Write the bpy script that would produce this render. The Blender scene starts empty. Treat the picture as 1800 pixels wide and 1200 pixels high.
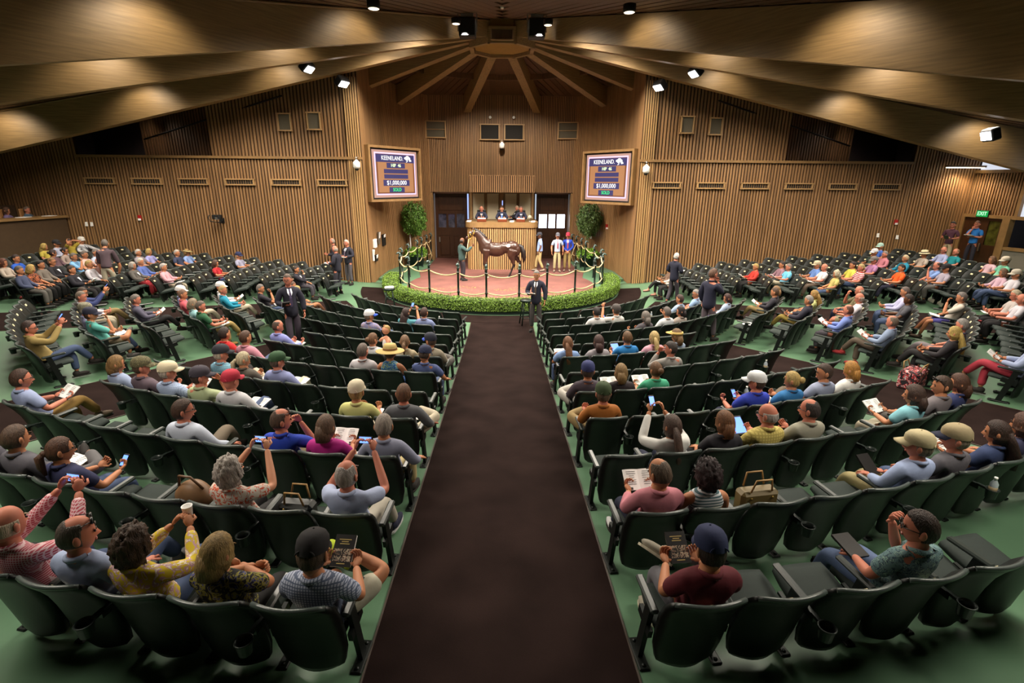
import bpy, math, random
import numpy as np
from mathutils import Vector, Matrix, Euler
random.seed(7)
S = bpy.context.scene; COL = S.collection
PI = math.pi; R = math.radians

# ---------------------------------------------------------------- camera, world, exposure
CAM = (0.0, 0.0, 4.02); FPX = 900.0
PITCH = R(17.28); YAW = math.atan2(20, 900/math.cos(PITCH)); ROLL = R(0.45)
cd = bpy.data.cameras.new('camera'); cam = bpy.data.objects.new('camera', cd); COL.objects.link(cam)
fw = Vector((math.sin(YAW)*math.cos(PITCH), math.cos(YAW)*math.cos(PITCH), -math.sin(PITCH)))
rt0 = Vector((math.cos(YAW), -math.sin(YAW), 0)); up0 = rt0.cross(fw)
rt = rt0*math.cos(ROLL)+up0*math.sin(ROLL); up = up0*math.cos(ROLL)-rt0*math.sin(ROLL)
cam.matrix_world = Matrix(((rt.x, up.x, -fw.x, CAM[0]), (rt.y, up.y, -fw.y, CAM[1]), (rt.z, up.z, -fw.z, CAM[2]), (0, 0, 0, 1)))
cd.sensor_fit = 'HORIZONTAL'; cd.sensor_width = 36; cd.lens = 36*FPX/1800; cd.clip_start = 0.05; cd.clip_end = 200
S.camera = cam
w = bpy.data.worlds.new('world'); S.world = w; w.use_nodes = True
w.node_tree.nodes['Background'].inputs[0].default_value = (0.75, 0.85, 1, 1); w.node_tree.nodes['Background'].inputs[1].default_value = 0.5
S.view_settings.view_transform = 'Standard'; S.view_settings.look = 'None'; S.view_settings.exposure = 0.32; S.view_settings.gamma = 1.0
S.view_settings.use_curve_mapping = False
HUB = Vector((0, 20.5, 8.96)); SLOPE = 0.24
RC = Vector((0, 17.9))                      # centre of the seating rows
RING = Vector((0, 20.3)); RINGR = 3.97      # centre and radius of the rope fence
def roofz(x, y):
    return HUB.z+0.50-0.195*math.hypot(x-HUB.x, y-HUB.y)
def zf(x, y):
    if y > 20.7: return 0.0
    return max(0.0, 0.08*(math.hypot(x-RC.x, y-RC.y)-4.6))
def lamp(name, loc, kind, power, color, size=0.3, rot=(0, 0, 0), spot=None, blend=0.6):
    l = bpy.data.lights.new(name, kind); l.energy = power; l.color = color
    if kind == 'AREA': l.shape = 'DISK'; l.size = size
    else: l.shadow_soft_size = size
    if kind == 'SPOT': l.spot_size = spot; l.spot_blend = blend
    o = bpy.data.objects.new(name, l); COL.objects.link(o); o.location = loc; o.rotation_euler = rot
    return o
WARM = (1.0, 0.80, 0.56); NEUT = (1.0, 0.90, 0.76)
BEAMS = [14, 43.5, 68, 95.5, 122, 149]
LAMPS = []                                   # (x, y) of the recessed ceiling downlights, used again for their fixtures
def bay(a, rho): return (HUB.x+rho*math.sin(R(a)), HUB.y-0+rho*math.cos(R(a)))
for sgn in (-1, 1):
    for a, rhos in ((135.5, (3.4, 8.5, 13.2)), (108.7, (4.2, 9.5, 14.5)), (81.7, (8.0, 13.5)), (164, (4.6, 9.2, 13.6, 18))):
        for i, rho in enumerate(rhos):
            LAMPS.append((*bay(sgn*a, rho), a, i))
for i, (x, y, a, k) in enumerate(LAMPS):
    z = roofz(x, y)-0.42
    lamp('downlight_lamp', (x, y, z), 'SPOT', (1050, 1150, 1000, 620)[k]*(1.5 if a < 100 and k == 0 else 0.8 if a < 100 else 1), NEUT, 0.9, (0, 0, 0), R(150), 0.6)
# wall-washers fixed high on the camera-side faces of the great beams: they draw the scallops of light on the timber
for s in (-1, 1):
    for a, rhos in ((95.5, (3.6, 7.6, 12.0, 16.5)), (122, (3.4, 7.4, 11.6, 16.0)), (149, (2.9, 7.2, 12.2, 16.0))):
        d_ = Vector((s*math.sin(R(a)), math.cos(R(a)))); n_ = Vector((-d_.y, d_.x)); n_ = n_ if n_.y < 0 else -n_
        for j, rho in enumerate(rhos):
            zt = HUB.z-SLOPE*rho+0.42+0.046*rho; p_ = Vector((HUB.x, HUB.y))+d_*rho+n_*1.05
            o = lamp('beam_wash_lamp', (p_.x, p_.y, zt-0.02), 'SPOT', (45, 95, 125, 125)[j], (1.0, 0.87, 0.68), 0.30, (0, 0, 0), R(118), 0.5)
            o.rotation_euler = Vector((-n_.x*0.75, -n_.y*0.75, -1)).to_track_quat('-Z', 'Y').to_euler()
# show lights aimed at the sales ring (they hang from the beams at the alcove corners)
def aim(o, tgt):
    o.rotation_euler = (Vector(tgt)-o.location).to_track_quat('-Z', 'Y').to_euler()
for x, y, z in ((-5.55, 20.0, 7.05), (5.55, 20.0, 7.05), (-6.3, 18.6, 7.0), (6.3, 18.6, 7.0), (-1.15, 17.2, 8.3), (1.15, 17.2, 8.3)):
    o = lamp('ring_spot_lamp', (x*0.97, y-0.1, z-0.1), 'SPOT', 1500, (1, 0.93, 0.86), 0.12, (0, 0, 0), R(64), 0.7); aim(o, (-x*0.15, 20.8, 0.6))

lamp('alcove_fill', (0, 23.6, roofz(0, 23.6)-0.6), 'SPOT', 1000, (1, .88, .72), 0.3, (0, 0, 0), R(155), 0.5)  # added fill without a fixture, stands in for bounce in the alcove

# ---------------------------------------------------------------- materials
MATS = {}
def s2l(c): return tuple(((v/12.92) if v <= 0.04045 else ((v+0.055)/1.055)**2.4) for v in c)
def hexc(h): return s2l(tuple(int(h[i:i+2], 16)/255 for i in (0, 2, 4)))
def nm(m): return m.node_tree.nodes, m.node_tree.links
def mat(name, col, rough=0.6, metal=0.0, noise=0.0, nscale=8.0, bump=0.0, bscale=60.0, island=0.0, stretch=None, emis=0.0, spec=0.5, coord='Object'):
    if name in MATS: return MATS[name]
    c = hexc(col) if isinstance(col, str) else col
    m = bpy.data.materials.new(name); m.use_nodes = True; N, L = nm(m); b = N['Principled BSDF']
    b.inputs['Roughness'].default_value = rough; b.inputs['Metallic'].default_value = metal; b.inputs['Specular IOR Level'].default_value = spec
    b.inputs['Base Color'].default_value = (*c, 1); out = None
    tc = N.new('ShaderNodeTexCoord'); mp = N.new('ShaderNodeMapping'); L.new(tc.outputs[coord], mp.inputs[0])
    if stretch: mp.inputs['Scale'].default_value = stretch
    if noise:
        n = N.new('ShaderNodeTexNoise'); n.inputs['Scale'].default_value = nscale; n.inputs['Detail'].default_value = 5; L.new(mp.outputs[0], n.inputs['Vector'])
        r = N.new('ShaderNodeValToRGB'); r.color_ramp.elements[0].position = 0.3; r.color_ramp.elements[1].position = 0.7
        r.color_ramp.elements[0].color = (*[v*(1-noise) for v in c], 1); r.color_ramp.elements[1].color = (*[min(1, v*(1+noise)) for v in c], 1)
        L.new(n.outputs[0], r.inputs[0]); out = r.outputs[0]
    if island:
        g = N.new('ShaderNodeNewGeometry'); mr = N.new('ShaderNodeMapRange'); mr.inputs[3].default_value = 1-island; mr.inputs[4].default_value = 1+island
        L.new(g.outputs['Random Per Island'], mr.inputs[0]); mx = N.new('ShaderNodeMix'); mx.data_type = 'RGBA'; mx.blend_type = 'MULTIPLY'; mx.inputs[0].default_value = 1
        if out: L.new(out, mx.inputs[6])
        else: mx.inputs[6].default_value = (*c, 1)
        cc = N.new('ShaderNodeCombineColor'); [L.new(mr.outputs[0], cc.inputs[i]) for i in range(3)]; L.new(cc.outputs[0], mx.inputs[7]); out = mx.outputs[2]
    if out: L.new(out, b.inputs['Base Color'])
    if bump:
        n2 = N.new('ShaderNodeTexNoise'); n2.inputs['Scale'].default_value = bscale; L.new(mp.outputs[0], n2.inputs['Vector'])
        bp = N.new('ShaderNodeBump'); bp.inputs['Strength'].default_value = bump; bp.inputs['Distance'].default_value = 0.02; L.new(n2.outputs[0], bp.inputs['Height']); L.new(bp.outputs[0], b.inputs['Normal'])
    if emis:
        b.inputs['Base Color'].default_value = (c[0]*.12, c[1]*.12, c[2]*.12, 1)
        b.inputs['Emission Color'].default_value = (*c, 1); b.inputs['Emission Strength'].default_value = emis
    MATS[name] = m; return m
def patmat(kind, c1, c2, c3=None, scale=30):
    """procedural cloth patterns: check, stripe, floral, camo, herringbone"""
    name = f'{kind}_{c1}_{c2}'
    if name in MATS: return MATS[name]
    m = bpy.data.materials.new(name); m.use_nodes = True; N, L = nm(m); b = N['Principled BSDF']; b.inputs['Roughness'].default_value = 0.85
    a, d = hexc(c1), hexc(c2); e = hexc(c3 or c2)
    tc = N.new('ShaderNodeTexCoord'); mx = N.new('ShaderNodeMix'); mx.data_type = 'RGBA'; mx.inputs[6].default_value = (*a, 1); mx.inputs[7].default_value = (*d, 1)
    if kind in ('check', 'stripe'):
        outs = []
        for ax in ((2,) if kind == 'stripe' else (0, 2)):
            sp = N.new('ShaderNodeSeparateXYZ'); L.new(tc.outputs['Object'], sp.inputs[0])
            mu = N.new('ShaderNodeMath'); mu.operation = 'MULTIPLY'; mu.inputs[1].default_value = scale; L.new(sp.outputs[ax], mu.inputs[0])
            fr = N.new('ShaderNodeMath'); fr.operation = 'FRACT'; L.new(mu.outputs[0], fr.inputs[0])
            gt = N.new('ShaderNodeMath'); gt.operation = 'GREATER_THAN'; gt.inputs[1].default_value = 0.68 if kind == 'check' else 0.55; L.new(fr.outputs[0], gt.inputs[0]); outs.append(gt)
        if len(outs) == 2:
            ad = N.new('ShaderNodeMath'); ad.operation = 'MAXIMUM'; L.new(outs[0].outputs[0], ad.inputs[0]); L.new(outs[1].outputs[0], ad.inputs[1]); outs = [ad]
        L.new(outs[0].outputs[0], mx.inputs[0]); L.new(mx.outputs[2], b.inputs['Base Color'])
    else:
        v = N.new('ShaderNodeTexNoise'); v.inputs['Scale'].default_value = scale; v.inputs['Detail'].default_value = 2; v.inputs['Distortion'].default_value = 1.5; L.new(tc.outputs['Object'], v.inputs['Vector'])
        r = N.new('ShaderNodeValToRGB'); r.color_ramp.interpolation = 'CONSTANT'; E = r.color_ramp.elements
        E[0].position = 0; E[0].color = (*a, 1); E[1].position = 0.5; E[1].color = (*d, 1); x = E.new(0.58); x.color = (*e, 1); y = E.new(0.64); y.color = (*a, 1)
        L.new(v.outputs[0], r.inputs[0]); L.new(r.outputs[0], b.inputs['Base Color'])
    MATS[name] = m; return m
def boardmat(name, col, axis_scale, seam=None):
    """glued-laminated timber: long grain with laminations along the member (object x)"""
    m = mat(name, col, 0.5, noise=0.22, nscale=3.0, stretch=axis_scale, bump=0.05, bscale=40)
    return m
M_BEAM = boardmat('beam_wood', '94774e', (0.5, 6, 9))
M_DECK = mat('deck_wood', '5a3e26', 0.6, noise=0.25, nscale=3, stretch=(6, 6, 1), island=0.18)
M_BATTEN = mat('batten_wood', '96714a', 0.5, noise=0.15, nscale=2.5, stretch=(8, 8, 0.6), island=0.16)
M_BATTEN2 = mat('batten_wood_light', 'a88456', 0.5, noise=0.12, nscale=2.5, stretch=(8, 8, 0.6), island=0.14)
M_BACK = mat('batten_backing', '3c2816', 0.8, noise=0.15)
M_TRIM = mat('trim_wood', '8a6a42', 0.45, noise=0.15, nscale=4)
M_DOOR = mat('door_wood', '3e2413', 0.35, noise=0.25, nscale=3, stretch=(6, 6, 0.8))
M_FLOOR = mat('green_floor_paint', '587a5e', 0.42, noise=0.07, nscale=0.9, bump=0.02, bscale=30, spec=0.4)
M_CARPET = mat('dark_aisle_runner', '231917', 0.97, spec=0.05, noise=0.25, nscale=2.2, bump=0.1, bscale=150)
M_RINGF = mat('ring_rubber_floor', '6a4038', 0.85, noise=0.22, nscale=1.6, bump=0.2, bscale=80)
M_SHELL = mat('chair_shell_plastic', '111715', 0.42, noise=0.1, nscale=20, spec=0.5)
M_SEATF = mat('chair_seat_fabric', '1e2a26', 0.8, noise=0.1, nscale=30)
M_ARM = mat('chair_armrest_plastic', '2c3431', 0.32)
M_METAL = mat('chair_iron', '141b18', 0.45, 0.3)
M_PLATE = mat('number_plate_cream', 'eadcae', 0.5)
M_BLACK = mat('black_plastic', '101010', 0.5)
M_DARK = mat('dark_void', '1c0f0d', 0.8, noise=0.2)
M_WHITE = mat('white_paper', 'f2f1ee', 0.7)
M_CREAM = mat('acoustic_cloth', 'b9ae95', 0.95, noise=0.05, nscale=60)
M_STEEL = mat('steel', 'b0b0ae', 0.3, 0.9)
M_IRON = mat('green_iron_post', '13241f', 0.35, 0.4)
M_ROPE = mat('rope_cream', 'd2b98a', 0.9, bump=0.3, bscale=120)
M_LEAF = mat('hedge_leaf', '6c8c2e', 0.55, island=0.45)
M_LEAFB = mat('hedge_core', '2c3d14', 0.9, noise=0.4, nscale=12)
M_TREEL = mat('tree_leaf', '5c8434', 0.5, island=0.5)
M_BARK = mat('pale_bark', '9c8460', 0.8, noise=0.2, nscale=20)

# ---------------------------------------------------------------- mesh helpers
class MB:
    def __init__(s): s.v = []; s.f = []; s.m = []; s.sm = []
    def add(s, vs, fs, mi=0, smooth=False):
        o = len(s.v); s.v += [tuple(p) for p in vs]
        for f in fs: s.f.append(tuple(i+o for i in f)); s.m.append(mi); s.sm.append(smooth)
    def box(s, c, d, rot=None, mi=0):
        x, y, z = d[0]/2, d[1]/2, d[2]/2
        P = [Vector(p) for p in ((-x,-y,-z),(x,-y,-z),(x,y,-z),(-x,y,-z),(-x,-y,z),(x,-y,z),(x,y,z),(-x,y,z))]
        if rot is not None:
            Q = rot if isinstance(rot, Matrix) else Euler(rot).to_matrix(); P = [Q @ p for p in P]
        s.add([p+Vector(c) for p in P], [(0,3,2,1),(4,5,6,7),(0,1,5,4),(1,2,6,5),(2,3,7,6),(3,0,4,7)], mi)
    def rbox(s, c, d, r=0.02, rot=None, mi=0):
        """box with chamfered vertical edges and a chamfered top rim"""
        x, y, z = d[0]/2, d[1]/2, d[2]/2; r = min(r, x*0.9, y*0.9, z*0.9)
        def ring(e, zz): return [(-x+r, -y+e, zz), (x-r, -y+e, zz), (x-e, -y+r, zz), (x-e, y-r, zz), (x-r, y-e, zz), (-x+r, y-e, zz), (-x+e, y-r, zz), (-x+e, -y+r, zz)]
        P = ring(r, -z)+ring(0, -z+r)+ring(0, z-r)+ring(r, z)
        F = [tuple(range(7, -1, -1)), tuple(range(24, 32))]
        for k in range(3):
            for i in range(8): F.append((k*8+i, k*8+(i+1) % 8, (k+1)*8+(i+1) % 8, (k+1)*8+i))
        P = [Vector(p) for p in P]
        if rot is not None:
            Q = rot if isinstance(rot, Matrix) else Euler(rot).to_matrix(); P = [Q @ p for p in P]
        s.add([p+Vector(c) for p in P], F, mi, False)
    def tube(s, pts, rad, n=8, mi=0, caps=True, smooth=True, flat=1.0):
        pts = [Vector(p) for p in pts]; rad = rad if isinstance(rad, (list, tuple)) else [rad]*len(pts)
        T = [(pts[min(i+1, len(pts)-1)]-pts[max(i-1, 0)]).normalized() for i in range(len(pts))]
        u = T[0].orthogonal().normalized() if abs(T[0].z) > 0.9 else T[0].cross(Vector((0, 0, 1))).normalized()
        vs = []
        for p, t, r in zip(pts, T, rad):
            u = (u-t*u.dot(t)).normalized(); v = t.cross(u)
            for k in range(n):
                a = 2*PI*k/n; vs.append(p+u*math.cos(a)*r+v*math.sin(a)*r*flat)
        fs = [(i*n+k, i*n+(k+1) % n, (i+1)*n+(k+1) % n, (i+1)*n+k) for i in range(len(pts)-1) for k in range(n)]
        s.add(vs, fs, mi, smooth)
        if caps:
            o = len(s.v)-len(vs); s.f.append(tuple(o+k for k in range(n-1, -1, -1))); s.m.append(mi); s.sm.append(False)
            s.f.append(tuple(o+(len(pts)-1)*n+k for k in range(n))); s.m.append(mi); s.sm.append(False)
    def lathe(s, prof, c=(0, 0, 0), n=16, mi=0, smooth=True, rot=None):
        vs = []
        for r, z in prof:
            for k in range(n): vs.append(Vector((r*math.cos(2*PI*k/n), r*math.sin(2*PI*k/n), z)))
        if rot is not None:
            Q = rot if isinstance(rot, Matrix) else Euler(rot).to_matrix(); vs = [Q @ p for p in vs]
        vs = [p+Vector(c) for p in vs]
        fs = [(i*n+k, i*n+(k+1) % n, (i+1)*n+(k+1) % n, (i+1)*n+k) for i in range(len(prof)-1) for k in range(n)]
        s.add(vs, fs+[tuple(range(n-1, -1, -1)), tuple((len(prof)-1)*n+k for k in range(n))], mi, smooth)
    def ell(s, c, r, n=12, m=8, mi=0, rot=None, fn=None):
        vs = []; fs = []
        for j in range(m+1):
            t = PI*j/m
            for k in range(n):
                a = 2*PI*k/n; d = Vector((math.sin(t)*math.cos(a), math.sin(t)*math.sin(a), math.cos(t)))
                p = Vector((d.x*r[0], d.y*r[1], d.z*r[2]))
                if fn: p = fn(d, p)
                vs.append(p)
        for j in range(m):
            for k in range(n): fs.append((j*n+k, (j+1)*n+k, (j+1)*n+(k+1) % n, j*n+(k+1) % n))
        if rot is not None:
            Q = rot if isinstance(rot, Matrix) else Euler(rot).to_matrix(); vs = [Q @ p for p in vs]
        s.add([p+Vector(c) for p in vs], fs, mi, True)
    def mesh(s, name, mats):
        me = bpy.data.meshes.new(name); me.from_pydata(s.v, [], s.f)
        for m in (mats if isinstance(mats, (list, tuple)) else [mats]): me.materials.append(m)
        me.polygons.foreach_set('material_index', s.m); me.polygons.foreach_set('use_smooth', s.sm); me.update()
        return me
    def build(s, name, mats, parent=None, loc=None, rz=None):
        return link(name, s.mesh(name, mats), parent, loc, rz)
def link(name, me, parent=None, loc=None, rz=None):
    o = bpy.data.objects.new(name, me); COL.objects.link(o)
    if parent: o.parent = parent
    if loc is not None: o.location = loc
    if rz is not None: o.rotation_euler.z = rz
    return o
def empty(name, loc, rz=0.0):
    o = bpy.data.objects.new(name, None); COL.objects.link(o); o.location = loc; o.rotation_euler.z = rz; o.empty_display_size = 0.2
    return o
def tag(o, label=None, cat=None, group=None, kind=None):
    if label: o['label'] = label
    if cat: o['category'] = cat
    if group: o['group'] = group
    if kind: o['kind'] = kind
    return o
def struct(name, mb, m, parent=None):
    o = mb.build(name, m, parent)
    if not parent: o['kind'] = 'structure'
    return o
def textobj(name, s, size, m, parent, loc, rot, extrude=0.004, align='CENTER', sx=1.0):
    c = bpy.data.curves.new(name, 'FONT'); c.body = s; c.size = size; c.extrude = extrude; c.align_x = align; c.align_y = 'CENTER'; c.resolution_u = 3
    tmp = bpy.data.objects.new(name, c); COL.objects.link(tmp); dg = bpy.context.evaluated_depsgraph_get(); dg.update()
    me = bpy.data.meshes.new_from_object(tmp.evaluated_get(dg)); bpy.data.objects.remove(tmp); me.materials.clear(); me.materials.append(m)
    o = link(name, me, parent); o.location = loc; o.rotation_euler = rot; o.scale = (sx, 1, 1)
    return o

# ---------------------------------------------------------------- floor
b = MB()
rs = [0.01]+[4.6+0.95*k for k in range(22)]; na = 96
for i, r_ in enumerate(rs):
    for k in range(na):
        a = 2*PI*k/na; x = RC.x+r_*math.sin(a); y = RC.y-r_*math.cos(a); y = min(y, 20.65); b.v.append((x, y, max(0, 0.08*(math.hypot(x-RC.x, y-RC.y)-4.6))))
for i in range(len(rs)-1):
    for k in range(na): b.f.append((i*na+k, i*na+(k+1) % na, (i+1)*na+(k+1) % na, (i+1)*na+k)); b.m.append(0); b.sm.append(True)
floor = struct('floor', b, M_FLOOR)
b = MB(); b.add([(-5.6, 19.9, 0.004), (5.6, 19.9, 0.004), (5.6, 28.5, 0.004), (-5.6, 28.5, 0.004)], [(0, 1, 2, 3)])
struct('floor_alcove', b, M_FLOOR)

# dark carpet runners on the aisles
def runner(name, p0, u, L0, L1, hw, label):
    b = MB(); n = 40; uv = Vector(u).normalized(); nv = Vector((-uv.y, uv.x))
    vs = []
    for i in range(n+1):
        c = Vector(p0)+uv*(L0+(L1-L0)*i/n)
        for s in (-1, 1):
            q = c+nv*hw*s; vs.append((q.x, q.y, max(0, 0.08*((q-RC).length-4.6))+0.008))
        for s in (-1, 1):
            q = c+nv*hw*s; vs.append((q.x, q.y, max(0, 0.08*((q-RC).length-4.6))-0.004))
    fs = []
    for i in range(n):
        o = i*4; fs += [(o, o+1, o+5, o+4), (o+2, o, o+4, o+6), (o+1, o+3, o+7, o+5)]
    b.add(vs, fs); o = b.build(name, M_CARPET); tag(o, label, 'carpet runner')
    for s in (-1, 1):
        e = MB(); vs = []
        for i in range(n+1):
            c = Vector(p0)+uv*(L0+(L1-L0)*i/n)
            for k in (0.0, 0.014): q = c+nv*(hw+k)*s; zz = max(0, 0.08*((q-RC).length-4.6)); vs += [(q.x, q.y, zz+0.013), (q.x, q.y, zz-0.002)]
        e.add(vs, [f for i in range(n) for f in ((4*i, 4*i+4, 4*i+6, 4*i+2), (4*i+2, 4*i+6, 4*i+7, 4*i+3), (4*i, 4*i+1, 4*i+5, 4*i+4))]); e.build('edge_strip', mat('edge_strip', '4a4038', 0.4), o)
    return o
AISLE_A = (Vector((-5.6, 9.5)), Vector((-0.469, -0.883)), 1.17)
AISLE_B = (Vector((-5.62, 16.1)), Vector((-0.857, -0.515)), 1.15)
runner('carpet_runner', (0, 15.25), (0, -1), 0, 18, 0.915, 'wide dark brown carpet runner down the centre aisle to the ring')
for s, w_ in ((-1, 'left'), (1, 'right')):
    fl = lambda v: Vector((v.x*-s, v.y))
    runner('carpet_runner', fl(AISLE_A[0]), fl(AISLE_A[1]), -2.1, 11, 0.98, f'dark carpet runner in the {w_} diagonal aisle nearer the camera')
    runner('carpet_runner', fl(AISLE_B[0]), fl(AISLE_B[1]), -0.9, 12, 0.98, f'dark carpet runner in the {w_} side aisle farther from the camera')
# dark carpet walk around the hedge
b = MB(); n = 60; vs = []
for i in range(n+1):
    a = R(-84+168*i/n)
    for r_ in (4.7, 5.55):
        q = Vector((RING.x+r_*math.sin(a)*0.98, RING.y-r_*math.cos(a))); vs.append((q.x, q.y, zf(q.x, min(q.y, 20.6))+0.014))
b.add(vs, [(2*i, 2*i+1, 2*i+3, 2*i+2) for i in range(n)])
# clip: the walk touches the main runner
tag(b.build('carpet_walkway', M_CARPET), 'curved dark carpet walkway around the outside of the ring hedge', 'carpet')

# ---------------------------------------------------------------- batten walls
def batten_wall(name, path, z0, z1, spacing=0.115, m=M_BATTEN, bw=0.062, proud=0.035, flip=1, extra=None, thick=0.12):
    """vertical timber battens proud of a dark backing, following a plan path; z0/z1 numbers or functions of (x, y)"""
    f0 = z0 if callable(z0) else (lambda x, y: z0); f1 = z1 if callable(z1) else (lambda x, y: z1)
    P = [Vector(p) for p in path]; bk = MB()
    for a, c in zip(P[:-1], P[1:]):
        d = (c-a).normalized(); nrm = Vector((d.y, -d.x))*flip
        n = max(1, int((c-a).length/0.6))
        for i in range(n):
            p = a.lerp(c, i/n); q = a.lerp(c, (i+1)/n); pb = p-nrm*thick; qb = q-nrm*thick
            bk.add([(p.x, p.y, f0(*p)), (q.x, q.y, f0(*q)), (q.x, q.y, f1(*q)), (p.x, p.y, f1(*p)), (pb.x, pb.y, f0(*p)), (qb.x, qb.y, f0(*q)), (qb.x, qb.y, f1(*q)), (pb.x, pb.y, f1(*p))],
                   [(0, 1, 2, 3), (5, 4, 7, 6), (3, 2, 6, 7), (0, 4, 5, 1)])
    wl = struct(name, bk, M_BACK); bt = MB(); L = sum((c-a).length for a, c in zip(P[:-1], P[1:])); acc = spacing/2; seg = 0; run = 0
    while acc < L and seg < len(P)-1:
        while seg < len(P)-1 and acc-run > (P[seg+1]-P[seg]).length: run += (P[seg+1]-P[seg]).length; seg += 1
        if seg >= len(P)-1: break
        d = (P[seg+1]-P[seg]).normalized(); nrm = Vector((d.y, -d.x))*flip; c = P[seg]+d*(acc-run)
        a0, b0 = c-d*bw/2, c+d*bw/2; a1, b1 = a0+nrm*proud, b0+nrm*proud; za, zb = f0(*c), f1(*c)
        if zb-za > 0.05:
            bt.add([(a0.x, a0.y, za), (a1.x, a1.y, za), (b1.x, b1.y, za), (b0.x, b0.y, za), (a0.x, a0.y, zb), (a1.x, a1.y, zb), (b1.x, b1.y, zb), (b0.x, b0.y, zb)],
                   [(0, 1, 5, 4), (1, 2, 6, 5), (2, 3, 7, 6), (4, 5, 6, 7), (0, 3, 2, 1)])
        acc += spacing
    o = bt.build('batten', m, wl); o['kind'] = 'stuff'
    return wl
WY = 20.6; LEDGE = 4.80
fz = lambda x, y: max(0.0, 0.08*(math.hypot(x, min(y, 20.6)-17.9)-4.6))-0.03 if abs(x) > 5.0 else 0.0
rz_ = lambda x, y: roofz(x, y)+0.05
# straight side walls up to the ledge; full height beyond the clerestory opening
for s, nme in ((-1, 'wall_left'), (1, 'wall_right')):
    wl = batten_wall(nme, [(s*5.3, WY), (s*15.85, WY)], fz, LEDGE, flip=1 if s > 0 else -1)
    XE = 18.45 if s > 0 else 24
    w2 = batten_wall(nme+'_rear', [(s*15.85, WY), (s*XE, WY)], fz, rz_, flip=1 if s > 0 else -1)
    b = MB(); b.box((s*10.57, WY-0.0, LEDGE+0.035), (10.6, 0.22, 0.09)); struct('trim_1' if s < 0 else 'trim_2', b, M_TRIM)
    # light corner pilaster between alcove and side wall
    b2 = batten_wall('wall_corner_'+('left' if s < 0 else 'right'), [(s*5.28, WY-0.02), (s*5.75, WY-0.02)], fz, 7.6, spacing=0.085, m=M_BATTEN2, bw=0.045, proud=0.05, flip=1 if s > 0 else -1)
    # upper wall, set back above the ledge
    batten_wall('wall_upper_'+('left' if s < 0 else 'right'), [(s*5.3, WY+0.05), (s*11.0, WY+0.3)], LEDGE-0.1, rz_, m=M_BATTEN, flip=1 if s > 0 else -1, spacing=0.13, bw=0.075)
    batten_wall('wall_clerestory_'+('left' if s < 0 else 'right'), [(s*11.0, WY+0.9), (s*14.4, WY+1.7)], LEDGE-0.1, rz_, m=mat('batten_wood_shaded', '6b4a2c', 0.6, island=0.15), flip=1 if s > 0 else -1, spacing=0.13, bw=0.075)  # darker copy of the batten wood: shade past the fold put into colour
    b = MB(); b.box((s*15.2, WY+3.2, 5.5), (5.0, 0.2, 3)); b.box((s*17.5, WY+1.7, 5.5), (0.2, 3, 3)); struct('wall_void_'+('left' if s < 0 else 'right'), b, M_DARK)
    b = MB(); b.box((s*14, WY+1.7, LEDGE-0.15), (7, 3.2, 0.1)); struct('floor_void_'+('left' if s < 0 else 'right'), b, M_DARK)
    # sloping cable tray on the upper wall
    b = MB(); b.tube([(s*8.0, WY-0.05, 6.95), (s*13.9, WY+1.0, 5.5)], 0.03, 6); tag(b.build('cable_conduit', M_DARK if s < 0 else M_DARK), f'thin dark conduit sloping across the upper {"left" if s<0 else "right"} wall', 'pipe')
# end walls, back wall and side walls that close the room
b = MB()
b.box((-24, 8, 3), (0.2, 26, 7)); struct('wall_west', b, mat('plaster_brown', '5b452c', 0.8))
b = MB(); b.box((24, 5, 3), (0.2, 20, 7)); struct('wall_east', b, MATS['plaster_brown'])
b = MB(); b.box((0, -4.0, 3.2), (48, 0.2, 7)); struct('wall_back', b, MATS['plaster_brown'])

# alcove: walls behind the ring
ALC = [(-5.28, 20.62), (-5.3, 22.0), (-5.25, 23.4), (-5.0, 24.6), (-4.6, 25.6), (-4.05, 26.5), (-3.62, 27.0)]
ALCR = [(-x, y) for x, y in ALC]
batten_wall('wall_alcove_left', ALC, 0.0, rz_, spacing=0.085, bw=0.05, flip=1)
batten_wall('wall_alcove_right', ALCR, 0.0, rz_, spacing=0.085, bw=0.05, flip=-1)
UP = [(-3.62, 27.0), (-2.6, 27.25), (-1.3, 27.42), (0, 27.48), (1.3, 27.42), (2.6, 27.25), (3.62, 27.0)]
UP2 = [(x, y-0.02) for x, y in UP]
batten_wall('wall_alcove_upper', UP2, 3.52, rz_, spacing=0.085, bw=0.05, flip=1)
b = MB(); b.box((-2.6, 27.5, 3.48), (2.2, 0.8, 0.06)); b.box((2.6, 27.5, 3.48), (2.2, 0.8, 0.06)); struct('trim_3', b, M_DOOR)
batten_wall('wall_alcove_lower', [(-1.72, 27.5), (1.72, 27.5)], 0, 3.5, spacing=0.085, bw=0.05, flip=1)
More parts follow.
